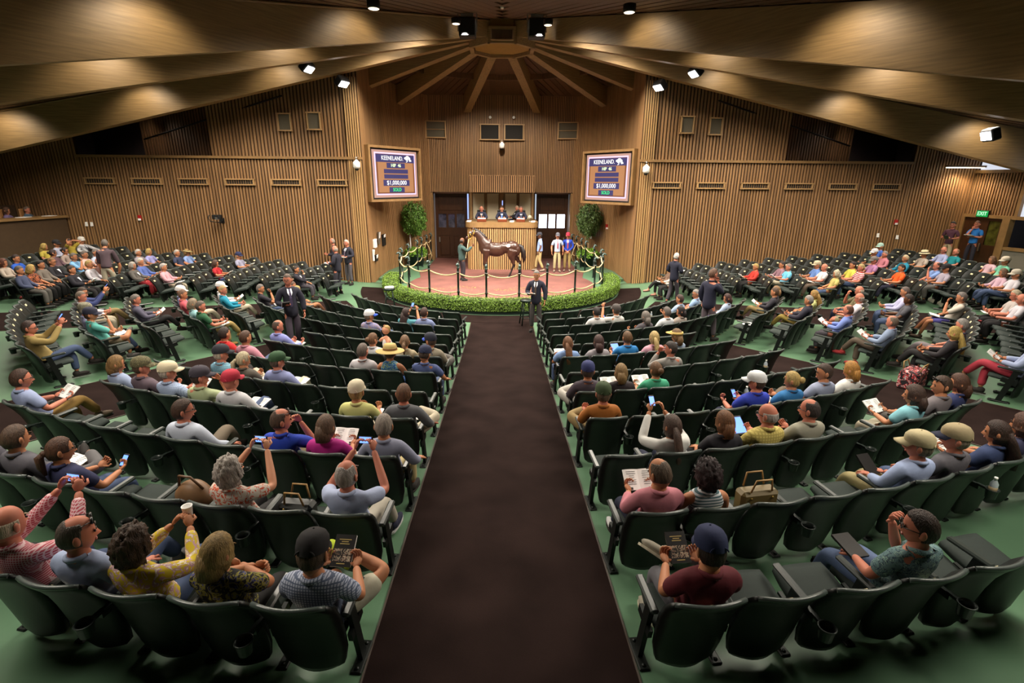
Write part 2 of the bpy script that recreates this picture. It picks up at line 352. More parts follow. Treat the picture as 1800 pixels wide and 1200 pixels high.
for s in (-1, 1):
    b = MB(); b.box((s*3.56, 27.45, 1.75), (0.12, 0.9, 3.5)); struct('trim_4' if s < 0 else 'trim_5', b, M_TRIM)
    side = 'left' if s < 0 else 'right'
    # door leaf with three windows, panels below
    root = MB(); cx = s*2.63; W_ = 1.66; dy = 27.6
    for (x0, x1, z0, z1) in ((-.83, .83, 2.42, 3.5), (-.83, .83, 0, .14), (-.83, -.68, .14, 2.42), (.68, .83, .14, 2.42), (-.68, .68, 1.32, 1.72), (-.27, -.17, 1.72, 2.42), (.17, .27, 1.72, 2.42), (-.68, .68, .0, .2), (-.045, .045, .2, 1.32)):
        root.box((cx+(x0+x1)/2, dy, (z0+z1)/2), (x1-x0, 0.08, z1-z0))
    dr = root.build('door_'+('1' if s < 0 else '2'), M_DOOR); dr['kind'] = 'structure'
    for k, (x0, x1) in enumerate(((-.68, -.045), (.045, .68))):
        b = MB(); b.box((cx+(x0+x1)/2, dy+0.01, 0.76), (x1-x0, 0.04, 1.12)); b.rbox((cx+(x0+x1)/2, dy-0.02, 0.76), (x1-x0-0.14, 0.04, 0.98), 0.02); b.build('door_panel', M_DOOR, dr)
    b = MB(); b.rbox((cx, dy-0.045, 2.95), (1.3, 0.03, 0.7), 0.02); b.build('door_panel', M_DOOR, dr)
    for k, x0 in enumerate((-.68, -.17, .27)):
        b = MB(); x1 = (-.27, .17, .68)[k]; b.box((cx+(x0+x1)/2, dy+0.01, 2.07), (x1-x0, 0.015, 0.7))
        mg = mat('door_glass_daylight', (0.72, 0.80, 1.0), 0.2, emis=5.0) if s > 0 else mat('door_glass_dim', (0.06, 0.06, 0.10), 0.06, noise=0.6, nscale=6)
        b.build('pane', mg, dr)
    b = MB(); b.box((cx+s*0.65, dy-0.06, 1.1), (0.06, 0.04, 0.25)); b.build('door_handle', M_STEEL, dr)
# daylight slits beside and under the doors
mg = mat('daylight_gap', (0.25, 0.35, 1.0), 0.5, emis=1.6)
b = MB(); b.box((-1.76, 27.52, 2.75), (0.06, 0.02, 1.3)); struct('window_1', b, mg)
b = MB(); b.box((2.63, 27.45, 0.025), (1.5, 0.25, 0.02)); struct('window_2', b, mg)

# roof: faceted timber deck over the radial beams
angs = sorted([a for k in BEAMS for a in (k, -k)]+[180]); b = MB(); rr = [0.4, 3, 6, 9, 12, 15, 18, 21, 25, 30]
for r_ in rr:
    for a in angs:
        x = HUB.x+r_*math.sin(R(a)); y = HUB.y+r_*math.cos(R(a)); b.v.append((x, y, HUB.z+0.50-0.195*r_))
na = len(angs)
for i in range(len(rr)-1):
    for k in range(na): b.f.append((i*na+k, (i+1)*na+k, (i+1)*na+(k+1) % na, i*na+(k+1) % na)); b.m.append(0); b.sm.append(False)
b.f.append(tuple(range(na))); b.m.append(0); b.sm.append(False)
ceil = struct('ceiling', b, M_DECK)
# deck boards near the alcove, one strip per board, joined
b = MB()
for i in range(len(angs)):
    a0, a1 = angs[i], angs[(i+1) % na]+(360 if i == na-1 else 0)
    if abs(a1-a0) > 40: continue
    A0 = Vector((math.sin(R(a0)), math.cos(R(a0)))); A1 = Vector((math.sin(R(a1)), math.cos(R(a1)))); rmax = 9.5 if abs((a0+a1)/2) < 80 else 20
    mid = (A0+A1).normalized(); chord = (A1-A0).normalized(); half = (A1-A0).length/2*rmax
    nb = int(2*half/0.28)
    for j in range(nb):
        o_ = -half+(j+0.5)*2*half/nb; t0 = abs(o_)/half*rmax
        if rmax-t0 < 0.6: continue
        cosm = (A0+A1).length/2
        p0 = Vector((HUB.x, HUB.y))+mid*(t0*cosm+0.3)+chord*o_; p1 = Vector((HUB.x, HUB.y))+mid*(rmax*cosm)+chord*o_
        z0 = roofz(*p0); z1 = roofz(*p1); hw = chord*0.125
        b.add([(*(p0-hw), z0-0.05), (*(p0+hw), z0-0.05), (*(p1+hw), z1-0.05), (*(p1-hw), z1-0.05), (*(p0-hw), z0), (*(p0+hw), z0), (*(p1+hw), z1), (*(p1-hw), z1)],
              [(3, 2, 1, 0), (0, 1, 5, 4), (2, 3, 7, 6), (1, 2, 6, 5), (3, 0, 4, 7)])
o = b.build('deck_board', M_DECK, ceil); o['kind'] = 'stuff'
# radial beams
words = {0: 'rear', 1: 'second', 2: 'third', 3: 'fourth', 4: 'fifth', 5: 'nearest'}
for s in (-1, 1):
    for k, a in enumerate(BEAMS):
        L = {0: 7.1, 1: 6.8, 2: 6.15}.get(k, 23.5); d = Vector((math.sin(R(a))*s, math.cos(R(a)))); w_ = 0.17
        b = MB(); n = 6
        for i in range(n+1):
            rho = 0.9+(L-0.9)*i/n; zb = -SLOPE*rho; zt = -SLOPE*rho+0.42+0.046*rho
            b.v += [(rho, -w_, zb), (rho, w_, zb), (rho, w_, zt), (rho, -w_, zt)]
        for i in range(n):
            o_ = i*4
            for j in range(4): b.f.append((o_+j, o_+(j+1) % 4, o_+4+(j+1) % 4, o_+4+j)); b.m.append(0); b.sm.append(False)
        b.f += [(3, 2, 1, 0), (n*4, n*4+1, n*4+2, n*4+3)]; b.m += [0, 0]; b.sm += [False]*2
        o = b.build('ceiling_beam', M_BEAM, None, HUB, math.atan2(d.y, d.x))
        sd = 'left' if s < 0 else 'right'
        lab = (f'short laminated timber roof beam at the rear {sd} of the hub, closest to the middle', f'short timber roof beam on the {sd}, between the rear one and the screen corner',
               f'timber roof beam on the {sd} that ends at the corner above the screen', f'long timber beam running {sd}, lowest and farthest of the three great {sd} beams',
               f'long timber beam running {sd}, middle one of the three great {sd} beams', f'deepest timber beam at the top {sd}, nearest to the camera')[k]
        tag(o, lab, 'beam')
        if k in (3, 4, 5):   # pale pipe running along the beam top
            c = MB(); nn = 12
            c.tube([(r0, w_+0.05, -SLOPE*r0+0.40+0.046*r0) for r0 in [1.2+(L-1.6)*i/nn for i in range(nn+1)]], 0.03, 6); c.build('pipe', M_TRIM, o)
# hub plate
b = MB(); n = 8; hz = HUB.z-0.39
b.lathe([(0.96*1.08, hz), (1.0*1.08, hz+0.12), (1.0*1.08, hz+0.75)], (HUB.x, HUB.y, 0), 8, smooth=False, rot=(0, 0, PI/8))
h = b.build('ceiling_hub', mat('hub_ocher', '9a7430', 0.6, noise=0.1)); tag(h, 'ocher octagonal hub panel where all the roof beams meet', 'ceiling hub')
b = MB()
for k in range(8):
    a0 = PI/8+2*PI*k/8; a1 = a0+2*PI/8; p = Vector((math.cos(a0), math.sin(a0), 0))*1.16; q = Vector((math.cos(a1), math.sin(a1), 0))*1.16; c = (p+q)/2
    b.box((HUB.x+c.x, HUB.y+c.y, hz+0.15), ((q-p).length+0.08, 0.14, 0.5), (0, 0, math.atan2((q-p).y, (q-p).x)))
b.build('rim', M_BEAM, h)
# ring purlin above the alcove
b = MB()
for i in range(6):
    a0 = -68+i*(136/6); a1 = a0+136/6
    p = Vector((HUB.x+4.6*math.sin(R(a0)), HUB.y+4.6*math.cos(R(a0)))); q = Vector((HUB.x+4.6*math.sin(R(a1)), HUB.y+4.6*math.cos(R(a1)))); c = (p+q)/2
    b.box((c.x, c.y, roofz(*c)-0.16), ((q-p).length, 0.12, 0.22), (0, 0, math.atan2((q-p).y, (q-p).x)))
tag(b.build('purlin', M_DECK), 'dark purlin crossing between the rear roof beams above the alcove', 'beam')
# front cross beam with hanging equipment
b = MB(); b.box((0, 16.6, 8.95), (5.6, 0.3, 0.45)); tag(b.build('cross_beam', M_BEAM), 'short level timber beam crossing at the top centre in front of the hub', 'beam')
for s in (-1, 1):
    t = empty('loudspeaker', (s*1.03, 17.35, 8.13)); tag(t, f'black hanging loudspeaker cabinet on the {"left" if s<0 else "right"} above the roof hub', 'loudspeaker')
    b = MB(); b.rbox((0, 0, 0.25), (0.5, 0.4, 0.5), 0.03); b.build('cabinet', M_BLACK, t)
    b = MB(); b.box((0, -0.12, 0.60), (0.36, 0.10, 0.14)); b.build('lamp_head', M_STEEL, t)
    b = MB(); b.box((-0.28, 0, 0.42), (0.03, 0.06, 0.5)); b.box((0.28, 0, 0.42), (0.03, 0.06, 0.5)); b.box((0, 0, 0.66), (0.58, 0.05, 0.03)); b.build('bracket', M_STEEL, t)
t = empty('equipment_panel', (0, 17.9, 8.22)); tag(t, 'brown framed rectangular panel hanging just above the roof hub', 'panel')
b = MB(); b.box((0, 0, 0.14), (0.64, 0.06, 0.26)); b.build('face', M_DECK, t)
b = MB(); [b.box(c, d) for c, d in (((0, -0.03, 0.29), (0.7, 0.1, 0.03)), ((0, -0.03, 0.0), (0.7, 0.1, 0.03)), ((-.34, -0.03, .145), (0.03, 0.1, 0.3)), ((.34, -0.03, .145), (0.03, 0.1, 0.3)))]; b.build('frame', M_TRIM, t)
t = empty('mirror_ball_lamp', (0.0, 16.2, 8.62)); tag(t, 'small shiny cluster lamp at the very top centre', 'lamp')
b = MB(); b.ell((0, 0, 0.05), (0.11, 0.11, 0.11), 12, 8); b.build('globe', M_STEEL, t)
b = MB(); b.tube([(0, 0, 0.14), (0, 0, 0.5)], 0.02, 6); b.build('stem', M_BLACK, t)
# downlight fixtures
dm = MB(); dm.lathe([(0.11, 0.0), (0.13, 0.02), (0.13, 0.14), (0.10, 0.14)], n=14); dm_me = dm.mesh('housing', M_BLACK)
dl = MB(); dl.lathe([(0.10, -0.004), (0.11, 0.002)], n=14); dl_me = dl.mesh('lens', mat('lamp_lens', (1, .85, .6), 0.4, emis=2))
for i, (x, y, a, k) in enumerate(LAMPS):
    t = empty('downlight', (x, y, roofz(x, y)-0.40)); tag(t, f"round black {'left' if x < 0 else 'right'} downlight, {['first', 'second', 'third', 'fourth'][k]} from hub, {dict([(135.5, 'between the nearer great beams'), (108.7, 'between the farther great beams'), (81.7, 'beyond the farthest beam'), (164, 'beside the nearest beam')])[a]}", 'downlight', 'downlights between the roof beams')
    link('housing', dm_me, t); link('lens', dl_me, t)
# bright show lights at the alcove corners
for x, y, z, lb in ((-5.55, 19.95, 7.25, 'square white floodlight under the left beam above the left screen corner'), (5.55, 19.95, 7.25, 'square white floodlight under the right beam above the right screen corner'),
                    (-6.25, 18.6, 7.45, 'smaller white floodlight between the great left beams'), (6.3, 18.6, 7.45, 'smaller white floodlight between the great right beams'), (13.6, 15.2, 5.35, 'pale floodlight under the long right beam near the frame edge')):
    t = empty('floodlight', (x, y, z)); tag(t, lb, 'floodlight'); q = (Vector((0, 17, 0))-Vector((x, y, z))).to_track_quat('-Z', 'Y').to_euler(); t.rotation_euler = q
    b = MB(); b.rbox((0, 0, 0.13), (0.44, 0.34, 0.24), 0.03); b.build('housing', M_BLACK, t)
    b = MB(); b.box((0, 0, -0.005), (0.36, 0.22, 0.02)); b.build('lens', mat('flood_lens', (0.95, 0.97, 1), 0.4, emis=14), t)
# ---------------------------------------------------------------- wall fittings
def framed(name, x, z, w, h, y, label, cat, mface, bars=0, group=None, ang=0.0, mframe=None):
    t = empty(name, (x, y, z), ang); tag(t, label, cat, group)
    b = MB(); b.box((0, 0.0, 0), (w, 0.03, h)); f = b.build('grille', mface, t)
    b = MB(); e = 0.045
    for c, d in (((0, -.03, h/2), (w+2*e, .07, e)), ((0, -.03, -h/2), (w+2*e, .07, e)), ((-w/2, -.03, 0), (e, .07, h)), ((w/2, -.03, 0), (e, .07, h))): b.box(c, d)
    for i in range(bars): b.box((0, -.03, -h/2+h*(i+1)/(bars+1)), (w, .05, .02))
    b.build('frame', mframe or mat('trim_light', 'b08c5e', 0.45), t); return t
M_VENT = mat('vent_dark', '1c1610', 0.7); M_GRILLE = mat('speaker_cloth', '5a5344', 0.9, noise=0.1, nscale=80); M_GRD = mat('speaker_cloth_dark', '1c1814', 0.9)
ordw = ['nearest the ring', 'second from the ring', 'third from the ring', 'fourth from the ring', 'fifth from the ring', 'farthest from the ring']
for k in range(6):
    x = -6.45-1.742*k
    t = framed('wall_vent', x, 3.95, 1.06, 0.20, WY-0.05, f'long low wall vent on the left wall, {ordw[k]}', 'vent', M_VENT, group='vents along the left wall')
    b = MB(); [b.box((-0.53+1.06*(i+.5)/12, -0.02, 0), (0.012, 0.03, 0.2)) for i in range(12)]; o = b.build('louvre', M_TRIM, t); o['kind'] = 'stuff'
    x = 6.35+1.72*k
    t = framed('wall_vent', x, 3.95, 1.04, 0.20, WY-0.05, f'long low wall vent on the right wall, {ordw[k]}', 'vent', M_VENT, group='vents along the right wall')
    b = MB(); [b.box((-0.52+1.04*(i+.5)/12, -0.02, 0), (0.012, 0.03, 0.2)) for i in range(12)]; o = b.build('louvre', M_TRIM, t); o['kind'] = 'stuff'
for s in (-1, 1):
    sd = 'left' if s < 0 else 'right'
    framed('speaker_grille', s*6.95, 6.12, 0.46, 0.58, WY+0.04, f'upright speaker grille high on the {sd} wall, nearer the ring', 'speaker grille', M_GRILLE, group='wall speaker grilles')
    framed('speaker_grille', s*8.05, 6.08, 0.46, 0.58, WY+0.09, f'upright speaker grille high on the {sd} wall, farther from the ring', 'speaker grille', M_GRILLE, group='wall speaker grilles')
    framed('speaker_grille', s*3.25, 6.45, 0.95, 0.74, 27.0, f'grey two part grille high behind the ring on the {sd}', 'speaker grille', M_GRILLE, 1, ang=-s*0.16)
    framed('speaker_grille', s*0.60, 6.38, 0.92, 0.70, 27.33, f'black grille above the auctioneers, {sd} one of the middle pair', 'speaker grille', M_GRD, 0)
    b = MB(); b.ell((0, 0, 0), (0.07, 0.05, 0.07), 10, 6); b.tube([(0, 0, 0), (0, 0.1, 0)], 0.03, 6)
    o = b.build('smoke_detector', M_WHITE, None, (s*0.58, 27.3, 7.05)); tag(o, f'small round white alarm head above the {sd} black grille', 'alarm')
# dome cameras
def domecam(x, y, z, label):
    t = empty('security_camera', (x, y, z)); tag(t, label, 'camera')
    b = MB(); b.lathe([(0.09, -0.12), (0.13, -0.06), (0.13, 0.10), (0.06, 0.16), (0.03, 0.2)], n=14); b.build('housing', M_WHITE, t)
    b = MB(); b.ell((0, 0, -0.12), (0.085, 0.085, 0.08), 12, 8); b.build('dome', M_BLACK, t)
    b = MB(); b.tube([(0, 0, 0.2), (0, 0, 0.28), (0, 0.22, 0.28)], 0.025, 6); b.build('bracket', M_STEEL, t)
domecam(-5.42, 20.30, 4.58, 'white dome camera by the left screen'); domecam(5.45, 20.30, 4.50, 'white dome camera by the right screen'); domecam(0.0, 27.1, 5.72, 'white dome camera below the black grilles')
# fire alarms, switches
def smallbox(name, x, y, z, d, m, label, cat, m2=None):
    t = empty(name, (x, y, z)); tag(t, label, cat); b = MB(); b.rbox((0, 0, 0), d, 0.01); b.build('body', m, t)
    b = MB(); b.box((0, -d[1]/2-0.01, -d[2]*0.3), (d[0]*0.8, 0.02, d[2]*0.35)); b.build('face', m2 or M_WHITE, t); return t
M_RED = mat('alarm_red', 'a01818', 0.4)
smallbox('fire_alarm', -13.95, WY-0.07, 2.60, (0.13, 0.06, 0.20), M_RED, 'red fire alarm on the left wall', 'alarm')
smallbox('fire_alarm', 15.65, WY-0.07, 2.62, (0.13, 0.06, 0.20), M_RED, 'red fire alarm on the far right wall', 'alarm')
smallbox('fire_alarm', 4.95, 24.55, 2.05, (0.12, 0.08, 0.22), M_RED, 'red fire alarm beside the right potted tree', 'alarm')
for x, z, l in ((-16.05, 2.35, 'left wall, outer of the white switch pair'), (-15.85, 2.35, 'left wall, inner of the white switch pair'), (15.05, 2.10, 'right wall under the fire alarm'), (15.85, 2.03, 'right wall, outermost')):
    smallbox('wall_switch', x, WY-0.05, z, (0.10, 0.03, 0.16), M_WHITE, f'small white switch plate on the {l}', 'switch')
smallbox('wall_switch', 4.42, 25.75, 1.45, (0.09, 0.08, 0.16), M_WHITE, 'small white switch plate behind the right potted tree', 'switch')
# wall mounted video camera on the left wall
t = empty('video_camera', (-10.85, 20.25, 2.62)); tag(t, 'black remote video camera mounted low on the left wall', 'camera')
b = MB(); b.rbox((0, 0, 0.05), (0.34, 0.16, 0.16), 0.02); b.tube([(0.1, -0.08, 0.05), (0.22, -0.25, 0.03)], 0.05, 10); b.build('body', M_BLACK, t)
b = MB(); b.tube([(-0.3, 0.02, 0.12), (-0.34, 0, 0), (-0.28, 0, -0.12), (0.05, 0, -0.16), (0.05, 0.3, -0.1)], 0.018, 6); b.box((0, 0.32, -0.1), (0.2, 0.04, 0.2)); b.build('bracket', M_BLACK, t)
b = MB(); b.box((0.02, -0.085, 0.0), (0.12, 0.02, 0.10)); b.build('label_plate', M_STEEL, t)
# paper holders by the left screen
for y, z, d, m, l in ((21.35, 1.58, (0.10, 0.30, 0.34), M_WHITE, 'upper wall pocket with white papers by the ring stool'), (21.4, 0.98, (0.09, 0.30, 0.26), M_BLACK, 'lower dark wall pocket by the ring stool'), (22.1, 1.72, (0.06, 0.2, 0.5), M_STEEL, 'narrow metal call panel on the wall between paper pockets'), (22.95, 1.55, (0.12, 0.42, 0.48), M_BLACK, 'large dark pocket full of white papers by the left tree'), (20.95, 1.15, (0.06, 0.1, 0.46), M_WHITE, 'slim white sheet pinned beside the paper pockets')):
    t = empty('wall_pocket', (-5.2, y, z)); tag(t, l, 'wall pocket'); b = MB(); b.rbox((0, 0, 0), d, 0.01); b.build('tray', m, t)
    b = MB(); b.box((0.05, -0.02, d[2]*0.25), (0.02, d[1]*0.75, d[2]*0.5), (0.1, 0.15, 0)); b.build('paper', M_WHITE, t)

# ---------------------------------------------------------------- display screens
def quadm(b, x0, x1, z0, z1, y, mi=0): b.box(((x0+x1)/2, y, (z0+z1)/2), (x1-x0, 0.008, z1-z0), mi=mi)
E_ = lambda n, h, s: mat(n, h, 0.5, emis=s)
M_SO = E_('screen_orange', 'b07a50', 0.85); M_SO2 = E_('screen_brown', '8a5228', 0.6); M_SN = E_('screen_navy', '37336a', 0.75); M_SP = E_('screen_pink', 'c79a8c', 0.75); M_SW = E_('screen_lavender', 'e6ccff', 1.0)
M_TW = E_('text_white', 'ffffff', 0.9); M_TG = E_('text_green', '3cf082', 1.0); M_TY = E_('text_pale_green', 'e8ffc8', 1.1)
def screen(a, c, zc, side):
    A, Cc = Vector(a), Vector(c); mid = (A+Cc)/2; W = (Cc-A).length; H = 1.84; ang = math.atan2((Cc-A).y, (Cc-A).x)
    t = empty('display_screen', (mid.x, mid.y, zc), ang); tag(t, f'lit sale display board on the {side} reading HIP 46 and $1,000,000 SOLD', 'screen')
    b = MB(); b.box((0, 0.14, 0), (W+0.06, 0.22, H+0.06)); b.build('housing', M_BLACK, t)
    b = MB(); e = 0.09
    for cc, d in (((0, 0.18, H/2+e), (W+4*e, .45, e)), ((0, 0.18, -H/2-e), (W+4*e, .45, e)), ((-W/2-1.5*e, 0.18, 0), (e, .45, H+e)), ((W/2+1.5*e, 0.18, 0), (e, .45, H+e))): b.box(cc, d)
    b.build('frame', M_TRIM, t)
    b = MB(); x, z = W/2-0.03, H/2-0.02
    quadm(b, -x, x, -z, z, 0.02, 0); quadm(b, -x+.11, x-.11, -z+.10, z-.09, 0.014, 1); quadm(b, -x+.17, x-.17, -z+.15, z-.14, 0.008, 2); quadm(b, -x+.25, x-.25, -z+.2, z-.19, 0.003, 3)
    b.build('panel', [M_SP, M_SW, M_SO2, M_SO], t)
    b = MB()
    quadm(b, -x+.17, x-.17, z-.45, z-.16, -0.003)
    for (hw, z1, z0) in ((.50, z-.47, z-.67), (.66, z-.71, z-.87), (.66, z-.91, z-1.07), (.72, z-1.12, z-1.35), (.42, z-1.40, z-1.61)): quadm(b, -hw, hw, z0, z1, -0.003)
    b.build('bar', M_SN, t)
    rot = (PI/2, 0, 0)
    textobj('lettering', 'KEENELAND.', 0.23, M_TW, t, (-0.18, -0.012, z-.30), rot, sx=0.88)
    textobj('lettering', 'HIP  46', 0.18, M_TY, t, (0, -0.012, z-.57), rot)
    textobj('lettering', '$1,000,000', 0.235, M_TW, t, (0, -0.012, z-1.235), rot, sx=1.05)
    textobj('lettering', 'SOLD', 0.185, M_TG, t, (0, -0.012, z-1.505), rot)
    b = MB()
    for (cx, cz, rx, r2) in ((.56, .02, .09, .05), (.66, .06, .10, .06), (.75, .02, .08, .05), (.62, -.03, .07, .04), (.82, -.05, .05, .03)): b.ell((cx, -0.012, z-.29+cz), (rx, 0.004, r2), 12, 6)
    b.tube([(.66, -0.012, z-.30), (.64, -0.012, z-.40), (.58, -0.012, z-.42)], 0.018, 5); b.tube([(.74, -0.012, z-.33), (.78, -0.012, z-.39), (.88, -0.012, z-.37)], 0.014, 5)
    b.build('logo', M_TW, t)
screen((-5.0, 20.95), (-3.58, 23.0), 4.29, 'left'); screen((3.58, 23.0), (5.0, 20.95), 4.23, 'right')

# ---------------------------------------------------------------- auctioneers' stand
t = empty('auctioneer_stand', (0, 23.8, 0.02)); tag(t, 'tall battened auctioneers stand with rounded corners behind the horse', 'stand')
def rrect(hw, yf, yb, r, n=6):
    P = [(-hw, yb)]+[(-hw+r-r*math.cos(PI/2*i/n), yf+r-r*math.sin(PI/2*i/n)) for i in range(n+1)]+[(hw-r+r*math.sin(PI/2*i/n), yf+r-r*math.cos(PI/2*i/n)) for i in range(n+1)]+[(hw, yb)]
    return P
def prism(b, P, z0, z1, mi=0):
    n = len(P); b.add([(x, y, z0) for x, y in P]+[(x, y, z1) for x, y in P], [(i, (i+1) % n, n+(i+1) % n, n+i) for i in range(n)]+[tuple(range(n-1, -1, -1)), tuple(range(n, 2*n))], mi)
b = MB(); prism(b, rrect(1.55, 0, 1.9, 0.35), 0, 2.05); b.build('body', M_BACK, t)
b = MB(); prism(b, rrect(1.66, -0.1, 2.0, 0.42), 2.02, 2.26); b.build('counter', M_TRIM, t)
P = [Vector(p) for p in rrect(1.55, 0, 1.9, 0.35)]; b = MB(); acc = 0.04; run = 0; sg = 0; L = sum((q-p).length for p, q in zip(P[:-1], P[1:]))
while acc < L:
    while acc-run > (P[sg+1]-P[sg]).length: run += (P[sg+1]-P[sg]).length; sg += 1
    d = (P[sg+1]-P[sg]).normalized(); c = P[sg]+d*(acc-run); nv = Vector((d.y, -d.x))*1
    b.box((c.x+nv.x*0.02, c.y+nv.y*0.02, 1.02), (0.058, 0.05, 2.02), (0, 0, math.atan2(d.y, d.x))); acc += 0.098
o = b.build('battens', M_BATTEN2, t); o['kind'] = 'stuff'
b = MB(); prism(b, rrect(1.50, 0.3, 1.9, 0.2), 2.0, 2.03); 
# canopy box over the stand and cloth panels behind it
t2 = empty('canopy_box', (0, 24.7, 3.56)); tag(t2, 'battened canopy box above the auctioneers', 'canopy')
b = MB(); b.box((0, 1.3, 0.37), (2.96, 2.6, 0.72)); b.build('body', M_BACK, t2)
b = MB(); nb = 30
for i in range(nb): b.box((-1.47+2.94*(i+.5)/nb, -0.02, 0.38), (0.055, 0.04, 0.76))
for i in range(14): b.box((-1.5, 0.05+0.1*i, 0.38), (0.04, 0.055, 0.76)); b.box((1.5, 0.05+0.1*i, 0.38), (0.04, 0.055, 0.76))
o = b.build('battens', M_BATTEN, t2); o['kind'] = 'stuff'
t3 = empty('panelled_screen', (0, 25.9, 1.9)); tag(t3, 'timber screen with four beige cloth panels behind the auctioneers', 'screen wall')
b = MB(); b.box((0, 0.05, 0.8), (3.1, 0.06, 1.7))
for x in (-1.5, -0.98, -0.83, -0.80, 0, 0.80, 0.83, .98, 1.5)[0:0]: pass
b.build('backing', M_TRIM, t3)
for k, x in enumerate((-1.13, -0.44, 0.44, 1.13)):
    b = MB(); b.rbox((x, -0.02, 0.82), (0.56, 0.05, 1.55), 0.01); b.build('cloth_panel', M_CREAM, t3)
b = MB(); b.box((0, -0.05, 0.82), (0.16, 0.08, 1.64)); b.box((-0.785, -.04, .82), (.05, .06, 1.64)); b.box((0.785, -.04, .82), (.05, .06, 1.64)); b.box((-1.5, -.04, .82), (.12, .06, 1.64)); b.box((1.5, -.04, .82), (.12, .06, 1.64)); b.build('mullion', M_TRIM, t3)
b = MB(); b.box((0.03, -0.1, 1.15), (0.04, 0.02, 0.22)); b.build('lit_slit', mg, t3)
b = MB(); b.box((0, 24.9, 0.9), (3.0, 1.6, 1.78)); struct('floor_stand', b, M_BACK)
for x, w_, l in ((-0.92, 0.42, 'left'), (0.02, 0.42, 'middle'), (0.86, 0.40, 'right')):
    t = empty('reading_stand', (x, 23.95, 2.28)); tag(t, f'small reddish wooden reading stand in front of the {l} auctioneer', 'book stand')
    b = MB(); b.rbox((0, 0, 0.07), (w_, 0.16, 0.13), 0.015); b.build('body', mat('red_wood', '6e3218', 0.4), t)
    b = MB(); b.box((0, 0.02, 0.145), (w_-0.06, 0.16, 0.012), (0.2, 0, 0)); b.build('sheet', M_WHITE, t)
    t = empty('microphone', (x+0.12, 24.1, 2.28)); tag(t, f'thin black desk microphone beside the {l} reading stand', 'microphone')
    b = MB(); b.lathe([(0.05, 0), (0.05, 0.015), (0.01, 0.03)], n=10); b.build('base', M_BLACK, t)
    b = MB(); b.tube([(0, 0, 0.02), (0, 0, 0.2), (-0.04, 0.08, 0.34)], 0.008, 5); b.ell((-0.045, 0.09, 0.36), (0.02, 0.02, 0.03), 8, 6); b.build('gooseneck', M_BLACK, t)
for x, l in ((-1.5, 'left end'), (0.45, 'middle'), (1.42, 'right end')):
    t = empty('desk_papers', (x, 23.95, 2.28)); tag(t, f'small pile of white papers on the {l} of the auctioneers counter', 'papers')
    b = MB(); [b.box((0.01*i, 0.005*i, 0.012+0.02*i), (0.18, 0.13, 0.018), (0, 0, 0.1*i)) for i in range(3)]; b.build('sheet', M_WHITE, t)
t = empty('desk_lamp', (1.30, 24.3, 2.28)); tag(t, 'small grey desk lamp at the right end of the auctioneers counter', 'lamp')
b = MB(); b.lathe([(0.07, 0), (0.07, 0.02), (0.012, 0.04), (0.012, 0.2)], n=10); b.build('base', M_STEEL, t)
b = MB(); b.lathe([(0.14, 0.16), (0.05, 0.28), (0.02, 0.29)], n=12); b.build('shade', M_CREAM, t)

# ---------------------------------------------------------------- sales ring
b = MB(); n = 64; P = []
for i in range(n+1):
    a = R(-112+224*i/n); P.append((RING.x+3.72*math.sin(a), RING.y-3.72*math.cos(a)))
P += [(3.75, 23.3), (3.5, 24.0), (3.5, 27.55), (-3.5, 27.55), (-3.5, 24.0), (-3.75, 23.3)]
nn = len(P); b.add([(x, y, 0.13) for x, y in P]+[(x, y, 0.0) for x, y in P], [tuple(range(nn))]+[(i, nn+i, nn+(i+1) % nn, (i+1) % nn) for i in range(nn)])
struct('floor_ring', b, M_RINGF)
b = MB(); P = [(RING.x+4.12*math.sin(R(-100+200*i/48)), RING.y-4.12*math.cos(R(-100+200*i/48))) for i in range(49)]+[(5.2, 21.6), (5.2, 24.5), (4.3, 26.3), (3.55, 27.2), (-3.55, 27.2), (-4.3, 26.3), (-5.2, 24.5), (-5.2, 21.6)]
nn = len(P); b.add([(x, y, 0.11) for x, y in P]+[(x, y, 0.0) for x, y in P], [tuple(range(nn))]+[(i, nn+i, nn+(i+1) % nn, (i+1) % nn) for i in range(nn)])
struct('floor_ring_edge', b, M_FLOOR)
# straw scraps
random.seed(3)
b = MB()
for cx, cy, n_, sp in ((-2.6, 19.2, 60, .35), (-1.3, 19.5, 60, .5), (0.2, 19.0, 90, .6), (1.3, 19.4, 70, .5), (1.6, 18.2, 50, .4), (-.9, 18.3, 40, .5)):
    for i in range(n_):
        x = cx+random.gauss(0, sp); y = cy+random.gauss(0, sp*0.25); a = random.random()*PI; L = random.uniform(.03, .10); dx, dy = math.cos(a)*L, math.sin(a)*L
        b.add([(x, y, .137), (x+dx, y+dy, .14), (x+dx-dy*.15, y+dy+dx*.15, .14), (x-dy*.15, y+dx*.15, .137)], [(0, 1, 2, 3)])
o = b.build('straw', mat('straw', 'b09040', 0.9)); tag(o, 'thin scattering of straw on the red-brown ring floor', 'straw', kind='stuff')
